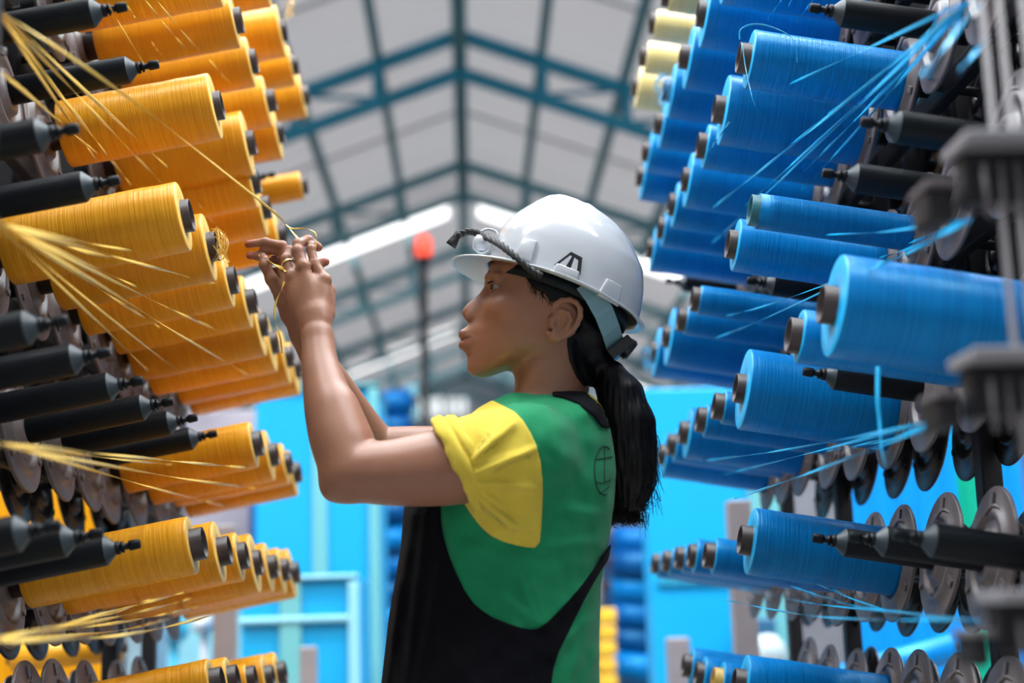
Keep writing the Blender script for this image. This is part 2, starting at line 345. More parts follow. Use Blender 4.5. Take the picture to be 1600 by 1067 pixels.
def spindle(side, tip_at_x, y, z, empty_one, label, group):
    """origin on the rail; barrel, neck and cap towards the aisle; y, z = where the axis crosses |x| = tip_at_x"""
    base_x = .700
    z0 = z - (base_x-tip_at_x)*math.tan(TILT)
    t = empty('spindle', (side*base_x, y, z0)); t.rotation_euler = ROT[side]; tag(t, label, 'spindle', group)
    Ln = (base_x-tip_at_x)/math.cos(TILT)          # distance from rail to tip
    def part(nm, key, fn):
        if key not in SP_MESH: SP_MESH[key] = fn().data; o = [x for x in COL.objects if x.data == SP_MESH[key]][-1]
        else: o = bpy.data.objects.new(nm, SP_MESH[key]); COL.objects.link(o)
        o.parent = t; return o
    q = round(Ln, 3)
    if empty_one:
        part('barrel', ('b', q), lambda: MB().lathe([(.028, .006), (.028, .0185), (.030, .0195), (Ln-.046, .0195), (Ln-.043, .0188)], 32).build('barrel', M['spindle'], t))
        part('shoulder', ('s', q), lambda: MB().lathe([(Ln-.043, .0188), (Ln-.032, .0085), (Ln-.030, .0078)], 32).build('shoulder', M['spindle_cap'], t))
        part('neck', ('n', q), lambda: MB().lathe([(Ln-.0305, .0085), (Ln-.026, .0085), (Ln-.0255, .0050), (Ln-.024, .0050), (Ln-.0235, .0075), (Ln-.021, .0075), (Ln-.020, .0042), (Ln-.014, .0042)], 20).build('neck', M['spindle'], t))
        part('cap', ('c', q), lambda: MB().lathe([(Ln-.014, .0030), (Ln-.014, .0062), (Ln-.012, .0067), (Ln-.001, .0062), (Ln, .0052), (Ln, .0001)], 20).build('cap', M['spindle'], t))
    else:
        part('barrel', ('bh', 0), lambda: MB().lathe([(.028, .006), (.028, .0185), (.25, .0185), (.26, .008), (.26, .0001)], 20).build('barrel', M['spindle'], t))
    def disc(xo, R0, mt):
        mb = MB()
        mb.lathe([(xo-.002, .012), (xo-.002, R0-.003), (xo, R0), (xo+.003, R0), (xo+.004, R0-.003), (xo+.004, .062), (xo+.009, .060), (xo+.009, .052), (xo+.004, .050), (xo+.004, .036), (xo+.012, .033), (xo+.014, .024), (xo+.014, .012)], 48, closed=True)
        for a in (0, 2.09, 4.19):
            R = Matrix.Rotation(a, 3, 'X'); mb.box(R @ Vector((xo+.0055, 0, .070)), (.004, .010, .020), R, bev=.001)
        return mb.build('flange_disc', mt, t)
    part('flange_disc', 'd1', lambda: disc(.065, .088, M['disc']))
    o = part('brake_disc', 'd2', lambda: disc(-.055, .088, M['disc_dark'])); o.name = 'brake_disc'
    part('shaft', 'sh', lambda: MB().lathe([(-.07, .0001), (-.07, .007), (.07, .007), (.07, .0001)], 14).build('shaft', M['steel_dark'], t))
    part('hook', 'hk', lambda: MB().tube(smooth_curve([(.030, .0, .012), (.036, .02, .035), (.060, .03, .050), (.072, .015, .062), (.075, -.008, .052)], 5), .0028, 6).build('hook', M['disc'], t))
    return t
def do_side(side, ROLL, SP, colour, word):
    X = XL if side < 0 else XR; k = X/.364 if side < 0 else X/.364
    sname = 'left' if side < 0 else 'right'
    rowz = {}
    for rw, lst in ROLL.items():
        zs = []; ys = []
        lst2 = [(atx(e[0], e[1], X), e) for e in lst]; lst2.sort(key=lambda q: q[0].y)
        for i, (p, e) in enumerate(lst2):
            c = e[3] if len(e) > 3 else colour; core = e[4] if len(e) > 4 else 'core'
            cw = {'orange': 'orange', 'blue': 'blue', 'cream': 'cream'}[c]
            extra = ''
            if (e[0], e[1]) == (339, 384): extra = ' with tangled core'
            if (e[0], e[1]) == (1154, 90): extra = ' with loose loop'
            if core == 'core_blue': extra = ' on stained core'
            if core == 'core_yellow': extra = ' on yellow core'
            roll(side, p, e[2], c, core, gap=.010+.006*random.random(), L=.225+.012*random.random(),
                 label='%s tape roll%s, %s from camera, %s, %s rack' % (cw, extra if extra else ', '+size_word(e[2]), 'first' if i == 0 else nth(i), tier[rw], sname),
                 group='%s tape rolls on the %s rack' % (cw, sname))
            spindle(side, abs(X), p.y, p.z, False, 'spindle with grey disc behind %s roll, %s, %s rack' % ('first' if i == 0 else nth(i), tier[rw], sname), 'spindles carrying rolls on the %s rack' % sname)
            zs.append(p.z); ys.append(p.y)
        rowz[rw] = (sum(zs)/len(zs), ys)
    XS = .42 if side < 0 else .462
    for rw in ROLL:
        z0, ys = rowz[rw]; lst = SP.get(rw, [])
        pts = sorted([(atx(a, b, side*XS)) for a, b in lst], key=lambda p: p.y)
        taken = list(ys)+[p.y for p in pts]
        zt = z0 - (XS-abs(X))*math.tan(TILT)
        step = .184
        # the nearer, unloaded columns that the photograph still shows the discs of
        cols = [(1.163 if side < 0 else 1.26)+step*q for q in range(12)]
        lo = 1.45 if side < 0 else 1.60
        if rw in ('D', 'E'): lo = 1.7
        if rw == 'Y': lo = 1.1 if side < 0 else 1.5
        for y in cols:
            if y > lo and y < max(ys) and all(abs(y-t) > .125 for t in taken): pts.append(Vector((side*XS, y, zt))); taken.append(y)
        pts.sort(key=lambda p: p.y)
        for i, p in enumerate(pts):
            spindle(side, XS, p.y, p.z, True, 'bare black spindle, %s empty one from camera, %s, %s rack' % ('first' if i == 0 else nth(i), tier[rw], sname), 'empty black spindles on the %s rack' % sname)
    rk = empty('creel_rack', (side*.7, 1.0, 0)); tag(rk, 'grey steel creel rack that carries the %s rolls on the %s of the aisle' % (word, sname), 'rack')
    rk_inv = Matrix.Translation((-side*.7, -1.0, 0))
    def part(mb, nm, mt):
        mb.v = [tuple(Vector(v)-Vector((side*.7, 1.0, 0))) for v in mb.v]; return mb.build(nm, mt, rk)
    yfar = 4.25 if side < 0 else 3.86
    for rw, (z, ys) in rowz.items():
        zz = z-(.70-abs(X))*math.tan(TILT)
        part(MB().box((side*.700, (1.1+3.35)/2, zz), (.022, 2.25, .030), bev=.003), 'rail', M['steel_dark'])
    for q in range(12):
        y = (1.163 if side < 0 else 1.26)+.092+.184*q
        if y < 3.5: part(MB().box((side*.745, y, 2.0), (.035, .085, 1.44), bev=.003), 'upright', M['steel_dark'])
    for y in (1.28, 2.03 if side < 0 else 2.07, 3.06 if side < 0 else 2.9, 3.42):
        part(MB().box((side*.735, y, 1.3), (.030, .035, 2.6), bev=.003), 'post', M['steel_dark'])
    part(MB().box((side*.70, yfar, .64), (.06, .06, 1.28), bev=.004), 'post', M['steel'])
    part(MB().box((side*.70, yfar, 1.05), (.035, .035, .85) if 0 else (.03, .03, .03), bev=.004), 'bolt_head', M['steel'])
    for z in (.12, .62): part(MB().box((side*.70, (1.2+yfar)/2, z), (.04, yfar-1.2, .04), bev=.004), 'rail', M['steel'])
    racks[side] = rk
do_side(-1, LROLL, LSP, 'orange', 'orange')
do_side(1, RROLL, RSP, 'blue', 'blue')
for (px, py, y, wd, lab) in [(482, 1010, 5.0, .055, 'left'), (1058, 996, 5.1, .075, 'right')]:
    p = at(px, py, y)
    o = MB().box((p.x, p.y, p.z/2), (wd, wd, p.z), bev=.006).build('stanchion', M['steel']); tag(o, 'short grey steel post standing on the floor beyond the %s rack' % lab, 'post')

# ------------------------------------------------------------------ background machinery
def slab(px0, py0, px1, py1, y, th, name, mt, parent=None, bev=.01):
    a = at(px0, py1, y); b = at(px1, py0, y); zb = 0.0 if py1 > 1090 else a.z
    return MB().box(((a.x+b.x)/2, y+th/2, (zb+b.z)/2), (b.x-a.x, th, b.z-zb), bev=bev).build(name, mt, parent)
t = empty('machine_cabinet', at(500, 965, 6.5)); t.location.z = 0
def par(o, t): o.parent = t; o.matrix_parent_inverse = Matrix.Translation(-t.location); return o
tag(t, 'tall cyan machine cabinet with a mint stripe behind the left rack', 'machine')
par(slab(398, 604, 588, 1100, 6.5, .7, 'body', M['cyan']), t); par(slab(489, 612, 510, 1100, 6.48, .03, 'stripe', M['mint']), t)
par(slab(400, 598, 590, 606, 6.47, .74, 'top_edge', M['mint']), t); par(slab(580, 606, 590, 1100, 6.47, .02, 'side_edge', M['mint']), t)
t = empty('control_cabinet', at(480, 965, 5.6)); t.location.z = 0
tag(t, 'low light-blue control cabinet with pale rounded frame beyond the left rack', 'machine')
par(slab(375, 898, 562, 1100, 5.6, .5, 'body', M['cyan'], bev=.02), t)
par(slab(385, 896, 560, 908, 5.57, .05, 'top_frame', M['pale']), t); par(slab(545, 908, 560, 1100, 5.57, .04, 'side_frame', M['pale']), t)
par(slab(372, 960, 548, 976, 5.57, .04, 'cross_frame', M['pale']), t); par(slab(436, 908, 470, 1100, 5.58, .03, 'stripe', M['mint']), t)
t = empty('machine_cabinet', at(1100, 965, 6.3)); t.location.z = 0
tag(t, 'large plain cyan machine cabinet behind the right rack', 'machine')
par(slab(1026, 602, 1208, 1100, 6.3, .25, 'body', M['cyan']), t); par(slab(1190, 560, 1215, 1100, 6.27, .05, 'side_edge', M['mint']), t)
par(slab(1030, 905, 1200, 908, 6.28, .03, 'panel_joint', M['teal']), t)
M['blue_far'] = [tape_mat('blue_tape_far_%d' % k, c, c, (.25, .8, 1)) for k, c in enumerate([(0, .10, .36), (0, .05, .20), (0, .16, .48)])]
# far creels of blue rolls
def far_creel(px0, px1, tops, y, lab):
    for i, py in enumerate(tops):
        p = at((px0+px1)/2, py, y); ln = (px1-px0)/2300*y
        r = .074+.012*random.random()
        t = empty('tape_roll', (p.x, p.y+random.uniform(-.05, .05), p.z)); t.rotation_euler = (0, -.13*(1 if px0 < 800 else -1), .3 if px0 < 800 else -.3)
        tag(t, 'blurred blue roll far %s, %s from the top of its stack' % (lab, ['first', 'second', 'third', 'fourth', 'fifth', 'sixth', 'seventh', 'eighth', 'ninth', 'tenth', 'eleventh', 'twelfth', 'thirteenth'][i]), 'tape roll', 'far blue rolls '+lab)
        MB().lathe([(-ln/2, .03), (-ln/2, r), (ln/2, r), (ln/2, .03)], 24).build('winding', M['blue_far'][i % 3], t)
        MB().lathe([(-ln/2-.05, .001), (-ln/2-.05, .03), (ln/2+.05, .03), (ln/2+.05, .001)], 16).build('core_tube', M['core'], t)
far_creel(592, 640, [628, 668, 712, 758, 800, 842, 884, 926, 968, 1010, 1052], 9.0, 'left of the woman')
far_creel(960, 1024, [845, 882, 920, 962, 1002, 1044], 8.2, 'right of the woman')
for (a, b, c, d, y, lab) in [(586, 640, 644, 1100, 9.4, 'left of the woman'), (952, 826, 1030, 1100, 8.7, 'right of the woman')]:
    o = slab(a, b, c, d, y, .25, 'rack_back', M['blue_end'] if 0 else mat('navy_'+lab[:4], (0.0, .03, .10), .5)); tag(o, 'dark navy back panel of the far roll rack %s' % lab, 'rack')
o = slab(640, 600, 652, 1100, 9.2, .2, 'post', M['teal_dull']); tag(o, 'grey teal upright beside the far rolls left of the woman', 'post')
for i in range(5):
    o = slab(936+random.randint(-1, 1), 950+i*26, 964+random.randint(-1, 1), 973+i*26, 7.6, .4, 'crate', mat('crate_yellow_%d' % i, (.85, .50-.03*(i % 2), .03), .5), bev=.012)
    if i < 4: tag(o, 'yellow crate by the woman\'s back, %s from the top of its stack' % nth(i).replace('nearest', 'first'), 'crate', 'yellow crates')
    else: tag(o, 'yellow crate by the woman\'s back at the bottom of its stack', 'crate', 'yellow crates')
o = slab(936, 1080, 964, 1100, 7.6, .4, 'pallet', M['steel_dark']); tag(o, 'dark pallet under the yellow crates', 'pallet')
o = slab(934, 810, 955, 948, 9.5, .3, 'pillar', M['steel']); tag(o, 'blurred pale grey pillar behind the woman\'s back', 'pillar')
# small pieces beyond the racks
bits = [(628, 560, 640, 0, 0)]
t = empty('warning_beacon', at(657, 610, 10)); tag(t, 'red warning beacon on a thin grey pole behind the hall aisle', 'beacon')
p = at(657, 620, 10); q = at(662, 398, 10); p.z = 0
par(MB().tube([p, q], .028, 10).build('pole', M['steel_dark']), t)
par(MB().lathe([(-.02, .001), (-.02, .05), (.0, .06), (.10, .06), (.13, .045), (.15, .001)], 24, R=Matrix.Rotation(-math.pi/2, 3, 'Y'), loc=q).build('lamp', mat('beacon_red', (.9, .05, .02), .3, emit=((1, .10, .05), 1.2))), t)
par(MB().lathe([(-.06, .001), (-.06, .045), (-.02, .045), (-.02, .001)], 16, R=Matrix.Rotation(-math.pi/2, 3, 'Y'), loc=q).build('base', M['steel_dark']), t)
# yellow fabric behind left rack
def curtain(px0, px1, pyt, y, name, stripes, lab, amp=.012):
    a = at(px0, pyt, y); b = at(px1, pyt, y); n = 140; mb = MB()
    for si, (s0, s1, mi) in enumerate(stripes):
        v = []; f = []; k = max(4, int(n*(s1-s0)))
        for i in range(k+1):
            u = s0+(s1-s0)*i/k; x = a.x+(b.x-a.x)*u; d = amp*math.sin(u*70)+amp*.6*math.sin(u*31+1)
            v += [(x, y+d, .03), (x, y+d, max(a.z, b.z)), (x, y+d+.003, max(a.z, b.z)), (x, y+d+.003, .03)]
        for i in range(k):
            for j in range(4): f.append((i*4+j, i*4+(j+1) % 4, (i+1)*4+(j+1) % 4, (i+1)*4+j))
        mb.add(v, f, mi, False)
    return mb
def sheet_mat(name, col):
    mt, N, L, P = node_mat(name); P.inputs['Base Color'].default_value = (*col, 1); P.inputs['Roughness'].default_value = .5
    tr = N.new('ShaderNodeBsdfTranslucent'); tr.inputs[0].default_value = (*col, 1); mx = N.new('ShaderNodeMixShader'); mx.inputs[0].default_value = .55
    out = N['Material Output']; L.new(P.outputs[0], mx.inputs[1]); L.new(tr.outputs[0], mx.inputs[2]); L.new(mx.outputs[0], out.inputs['Surface'])
    tc = N.new('ShaderNodeTexCoord'); ch = N.new('ShaderNodeTexBrick'); return mt
ys_ = sheet_mat('yellow_sheet', (1.0, .60, .01)); bs_ = sheet_mat('blue_sheet', (0, .50, 1.0)); gs_ = sheet_mat('green_sheet', (0, .62, .45))
o = curtain(-260, 192, 640, 3.75, 'x', [(0, 1, 0)], '', .006).build('woven_sheet', None, mats=[ys_]); tag(o, 'bright yellow woven sheet hanging behind the left rack', 'sheet')
o = curtain(1302, 1700, 560, 4.3, 'x', [(0, .025, 1), (.025, .44, 0), (.44, .59, 1), (.59, 1, 0)], '', .006).build('woven_sheet', None, mats=[bs_, gs_]); tag(o, 'bright blue and green striped woven sheet behind the right rack', 'sheet')
# fabric roll on the sheet, white ball valve, misc
p = at(20, 1030, 3.4); q = at(190, 1012, 3.4)
t = empty('fabric_roll', (p+q)/2); tag(t, 'pale orange fabric roll lying in front of the yellow sheet', 'fabric roll')
par(MB().tube([p, q], .030, 20).build('winding', M['orange']), t); par(MB().tube([p-(q-p)*.05, q+(q-p)*.05], .012, 12).build('core_tube', M['core']), t)
p = at(1425, 1030, 3.6); q = at(1490, 1012, 3.6); p = p+(p-q)*2
t = empty('fabric_roll', (p+q)/2); tag(t, 'light blue fabric roll lying in front of the striped sheet', 'fabric roll')
par(MB().tube([p, q], .035, 20).build('winding', M['blue']), t); par(MB().tube([p-(q-p)*.05, q+(q-p)*.05], .012, 12).build('core_tube', M['core']), t)
p = at(1200, 1022, 5.2); o = MB().tube([(p.x, p.y, 0), (p.x, p.y, p.z-.06)], .012, 10).lathe([(-.07, .001), (-.065, .03), (-.04, .055), (0, .068), (.04, .055), (.065, .03), (.07, .001)], 24, R=Matrix.Rotation(-math.pi/2, 3, 'Y'), loc=p).build('float_ball', mat('white_ball', (.38, .45, .46), .5)); tag(o, 'round white tank float on a thin stem beyond the right rack', 'float')
for i, (a, b, c, d, y, cc, nm, lab) in enumerate([(196, 900, 240, 1100, 6.0, (.20, .30, .36), 'machine_housing', 'blurred grey-blue machine housing between the yellow sheet and the left rack post'),
        (250, 640, 400, 900, 7.5, (.28, .25, .29), 'wall_panel', 'pale blurred wall panel behind the left rack'),
        (240, 900, 384, 1100, 7.4, (.22, .50, .58), 'machine_housing', 'pale teal machine housing behind the left rack'),
        (388, 780, 420, 1100, 7.4, (.0, .06, .22), 'machine_housing', 'dark navy machine column beside the left cyan cabinet'),
        (1222, 700, 1300, 1100, 7.4, (.15, .15, .17), 'machine_housing', 'pale grey machine housing left of the striped sheet'),
        (1182, 965, 1212, 1100, 6.0, (.02, .10, .2), 'machine_column', 'dark blue machine column beside the right cyan cabinet')]):
    o = slab(a, b, c, d, y, .3, nm, mat('housing_%d' % i, cc, .5, noise=.5, nscale=4)); tag(o, lab, 'machine')
for i, (px, py, rr, y, cc) in enumerate([(272, 985, .06, 6.9, (.02, .4, .6)), (320, 975, .05, 6.9, (.6, .6, .62))]):
    p = at(px, py, y); o = MB().tube([(p.x, p.y, 0), (p.x, p.y, p.z)], .02, 10).lathe([(-.06, .001), (-.06, rr*.7), (-.04, rr), (.05, rr), (.08, rr*.5), (.12, rr*.4), (.12, .001)], 20, R=Matrix.Rotation(-math.pi/2, 3, 'Z'), loc=p).build('valve', mat('valve_%d' % i, cc, .4))
    tag(o, ['teal round valve on the housing behind the left rack', 'grey round valve behind the left rack'][i], 'valve')

# ------------------------------------------------------------------ thread guides (right, close to the camera)
t = empty('thread_guide', at(1540, 965, 1.25)); t.location.z = 0
tag(t, 'grey steel thread guide with combs and thin rods in the right foreground', 'thread guide')
gy = 1.04
for (x0, x1, yt, bx) in [(1508, 1680, 200, (1470, 1510, 270, 330)), (1520, 1680, 541, (1488, 1522, 606, 660)), (1566, 1680, 922, (1545, 1570, 990, 1045))]:
    a = at(x0, yt, gy); b = at(x1, yt+18, gy)
    par(MB().box(((a.x+b.x)/2, gy+.03, (a.z+b.z)/2), (b.x-a.x, .06, .010), bev=.002).build('plate', M['steel_light']), t)
    c = at(x0+14, yt+16, gy); d = at(x1, yt+98, gy)
    par(MB().box(((c.x+d.x)/2, gy+.04, (c.z+d.z)/2), (d.x-c.x, .025, c.z-d.z), bev=.002).build('comb_body', M['steel_dark']), t)
    for k in range(6):
        e = at(x0+40+k*26, yt+45, gy); g = at(x0+40+k*26, yt+130, gy)
        par(MB().tube([(e.x, gy+.015, e.z), (e.x, gy+.015, g.z)], .0022, 8).build('comb_tooth', M['guide_steel']), t)
    e = at(bx[0], bx[3], gy); g = at(bx[1], bx[2], gy)
    par(MB().box(((e.x+g.x)/2, gy+.05, (e.z+g.z)/2), (g.x-e.x, .04, g.z-e.z), bev=.004).build('eyelet_box', M['steel_dark']), t)
    par(MB().box(((e.x+g.x)/2, gy+.045, g.z), (g.x-e.x+.004, .05, .005), bev=.001).build('eyelet_lip', M['guide_steel']), t)
for k, px in enumerate((1529, 1556, 1592)):
    p = at(px, -40, gy+.03); q = at(px+8, 1100, gy+.03)
    par(MB().tube([(p.x, gy+.03, p.z+.1), (p.x+.003, gy+.03, 0)], .0026, 10).build('rod', M['guide_steel']), t)
for k in range(3):   # the feet of the three rods share a base bar
    pass
p = at(1560, 965, gy); par(MB().box((p.x, gy+.03, .012), (.10, .08, .024), bev=.003).build('foot', M['steel']), t)
# left: narrow guide just inside the frame edge
t = empty('thread_guide', at(-20, 300, 1.3)); tag(t, 'dark steel thread guide bar at the left edge of the picture', 'thread guide')
p = at(-24, 300, 1.3); t.location = (p.x, p.y, 0)
par(MB().box((p.x, p.y, 1.0), (.016, .02, 2.0), bev=.003).build('bar', M['steel_dark']), t)
for py in (6, 345, 692, 1000):
    q = at(-18, py, 1.29); par(MB().lathe([(-.006, .004), (-.006, .008), (.006, .008), (.006, .004)], 16, closed=True, loc=q).build('eyelet', M['steel_light']), t)

# ------------------------------------------------------------------ tape threads
bpy.context.view_layer.update()
dg = bpy.context.evaluated_depsgraph_get()
def hit(px, py, off=.002, dflt=2.2):
    d = ray(px, py); d = Vector(d).normalized(); ok, loc, nor, idx, ob, mm_ = SC.ray_cast(dg, Vector((0, 0, CAMZ)), d, distance=4)
    return (loc-d*off) if ok else at(px, py, dflt)
def thread(pts, mt, w, label, group, name='tape_thread', twist=None, n=40, cat='thread'):
    P = smooth_curve(pts, max(4, n//(len(pts)-1)))
    tw = random.uniform(.12, .3) if twist is None else twist
    o = MB().tube(P, w, 6, flat=.14, twist=tw).build(name, M[mt]); tag(o, label, cat, group); return o
def fan(side, origin, y0, ends, mt, lab, group, w=.0021, sag=.004, mids={}):
    for i, (px, py) in enumerate(sorted(ends, key=lambda q: q[1])):
        o = at(origin[0]+random.uniform(-3, 3), origin[1]+random.uniform(-4, 4), y0)
        e = hit(px, py)
        mid = (o+e)/2; mid.z -= sag*random.random()
        thread([o, mid, e], mt, w*random.uniform(.8, 1.15), lab % (nth(i) if i < 12 else 'last').replace('nearest', 'first'), group)
fan(-1, (-14, 4), 1.30, [(180, 258), (205, 290), (252, 286), (150, 250), (262, 262)], 'ythread', 'yellow tape running down from the upper left guide, its end %s from the top', 'yellow threads of the upper left fan')
fan(-1, (-14, 96), 1.30, [(96, 192), (152, 240)], 'ythread', 'yellow tape entering at the left edge below the upper fan, end %s from the top', 'yellow threads entering at the left edge')
for i, (a, b) in enumerate([((172, 12), (240, 123)), ((196, 4), (218, 36)), ((222, -6), (292, 78)), ((240, -6), (312, 80)), ((322, 88), (362, 132)), ((305, 310), (352, 372)), ((236, 64), (252, 86))]):
    e = hit(*b); s = hit(*a, off=.03) if a[1] > 0 else at(a[0], a[1], 1.9)
    thread([s, (s+e)/2+Vector((0, 0, -.002)), e], 'ythread', .0012, 'short slack yellow tape across the upper left rolls, %s from the left' % nth(i).replace('nearest', 'first'), 'short yellow threads on the upper left rolls')
fan(-1, (-10, 344), 1.30, [(206, 392), (208, 411), (335, 444), (388, 586), (312, 606), (232, 580), (250, 512), (352, 522), (240, 460)], 'ythread', 'yellow tape fanning from the middle left guide, its end %s from the top', 'yellow threads of the middle left fan')
fan(-1, (-10, 693), 1.30, [(400, 763), (268, 726), (350, 790), (385, 731)], 'ythread', 'yellow tape fanning from the lower left guide, its end %s from the top', 'yellow threads of the lower left fan')
fan(-1, (-10, 1000), 1.35, [(290, 925), (310, 948), (330, 962), (300, 935), (240, 935), (270, 965)], 'ythread', 'yellow tape in the bundle at the bottom left, its end %s from the top', 'yellow threads of the bottom left bundle', sag=.012)
fan(1, (1512, 4), 1.28, [(1232, 132), (1294, 178), (1226, 233), (1094, 397), (1112, 326), (1165, 322), (1334, 190), (1363, 171), (1428, 171), (1256, 268), (1253, 298)], 'bthread', 'bright blue tape fanning from the upper right guide, its end %s from the top', 'blue threads of the upper right fan', w=.0019)
for i, (a, b) in enumerate([((1226, -8), (1200, 31)), ((1240, -8), (1231, 12)), ((1275, -8), (1245, 36)), ((1140, 190), (1108, 236)), ((1480, 8), (1440, 62))]):
    e = hit(*b); s = at(a[0], a[1], min(e.y, 1.9)-.12 if i != 4 else 1.35)
    thread([s, (s+e)/2, e], 'bthread', .0013, 'short bright blue tape near the top of the right rack, %s of five' % nth(i).replace('nearest', 'first'), 'short blue threads on the upper right rolls')
fan(1, (1516, 344), 1.26, [(1290, 367), (1374, 403), (1402, 404), (1360, 420), (1420, 380)], 'bthread', 'bright blue tape fanning from the middle right guide, its end %s from the top', 'blue threads of the middle right fan', w=.0019)
for i, (a, b) in enumerate([((1345, 425), (1134, 494)), ((1340, 430), (1115, 529))]):
    e = hit(*b); s = at(a[0], a[1], 1.80)
    thread([s, (s*.4+e*.6)+Vector((0, 0, -.004)), e], 'bthread', .0014, 'blue tape passing behind the big near roll, %s one' % ('upper', 'lower')[i], 'blue threads behind the big near roll')
fan(1, (1486, 655), 1.28, [(1100, 720), (1117, 745), (1148, 779), (1290, 705), (1330, 700)], 'bthread', 'bright blue tape fanning from the lower right guide, its end %s from the top', 'blue threads of the lower right fan', w=.0015)
fan(1, (1530, 972), 1.30, [(1234, 915), (1275, 912), (1156, 918), (1131, 937), (1255, 925), (1300, 920)], 'bthread', 'blue tape in the bundle at the bottom right, its end %s from the top', 'blue threads of the bottom right bundle', w=.0012, sag=.012)
for i, (a, b) in enumerate([((1536, 296), (1640, 330)), ((1545, 284), (1640, 312)), ((1540, 636), (1640, 652)), ((1530, 6), (1440, 120)), ((1545, 60), (1500, 110))]):
    s = at(*a, 1.24); e = at(*b, 1.15)
    thread([s, (s+e)/2, e], 'bthread', .0022, 'wide blurred blue tape beside the right foreground guide, %s of five' % nth(i).replace('nearest', 'first'), 'blurred blue threads by the guide')
yl = [at(1372, 573, 1.55), at(1371, 620, 1.54), at(1374, 660, 1.54), at(1377, 700, 1.53), at(1384, 730, 1.52)]
thread(yl, 'bthread', .0024, 'loose blue tape end hanging under the big near roll', 'loose tape ends', twist=.05)
# loop over the second blue roll
b0 = atx(1154, 90, XR)
lp = [at(1156, 62, 1.93), at(1158, 46, 1.93), at(1178, 38, 1.93), at(1205, 42, 1.92), at(1236, 58, 1.90), at(1244, 80, 1.90), at(1246, 98, 1.89)]
thread(lp, 'bthread', .0013, 'loose blue tape looped over the end of a blue roll', 'loose tape ends', twist=.05)
lp = [at(1160, 68, 1.93), at(1164, 100, 1.92), at(1170, 130, 1.91), at(1180, 165, 1.9), at(1200, 190, 2.02)]
thread(lp, 'bthread', .0006, 'fine blue tape trailing down from the looped blue roll', 'loose tape ends', twist=.05)
def tangle(px, py, y, rpx, mt, label, n=14):
    c = at(px, py, y); R = rpx/2300*y; mb = MB()
    for k in range(n):
        pts = []; a0 = random.uniform(0, 6.28); sc = random.uniform(.5, 1.1); off = Vector((random.uniform(-.3, .3)*R, random.uniform(-.5, .5)*R, random.uniform(-.3, .3)*R))
        for j in range(7):
            a = a0+j*.9; pts.append(c+off+Vector((.45*R*math.cos(a*1.3)*sc, R*.7*math.sin(a)*sc, R*math.cos(a)*sc*random.uniform(.8, 1.1))))
        mb.tube(smooth_curve(pts, 5), .0006, 5, flat=.3, twist=.2)
    o = mb.build('yarn_tangle', M[mt]); tag(o, label, 'yarn tangle'); o['kind'] = 'stuff'; return o
tangle(343, 384, 2.10, 26, 'ythread', 'tangle of loose yellow yarn round a roll core on the left rack')
tangle(1036, 140, 2.75, 24, 'bthread', 'fuzzy tangle of blue yarn round a roll core on the right rack', 18)
tangle(1013, 560, 3.15, 18, 'bthread', 'small fuzzy tangle of blue yarn by the back of the hard hat', 10)
tangle(452, 10, 2.95, 16, 'ythread', 'loose yellow yarn ends at the top of the left rack', 6)

# ------------------------------------------------------------------ the woman: signed-distance fields, one continuous skin
PY = 2.0
_o = at(800, 533.5, PY); _ex = at(900, 533.5, PY); _ez = at(800, 633.5, PY)
_A = np.array([[(_ex.x-_o.x)/100, (_ez.x-_o.x)/100], [(_ex.z-_o.z)/100, (_ez.z-_o.z)/100]]); _Ai = np.linalg.inv(_A)
PX = float(_A[0, 0])                                  # metres per picture pixel at the woman
def uv(x, z): return (800+_Ai[0, 0]*(x-_o.x)+_Ai[0, 1]*(z-_o.z), 533.5+_Ai[1, 0]*(x-_o.x)+_Ai[1, 1]*(z-_o.z))
def w3(u, v, d=0.0):                                   # body frame (u, v, d in px units) -> world
    return np.array([_o.x+_A[0, 0]*(u-800)+_A[0, 1]*(v-533.5), PY+d*PX, _o.z+_A[1, 0]*(u-800)+_A[1, 1]*(v-533.5)])
def pj(u, v, d=0.0):                                   # the body point whose picture position is (u, v) at depth d
    p = at(u, v, PY+d*PX); return np.array(p)
def smin(a, b, k):
    h = np.maximum(k-np.abs(a-b), 0)/k; return np.minimum(a, b)-h*h*k*.25
def smax(a, b, k): return -smin(-a, -b, k)
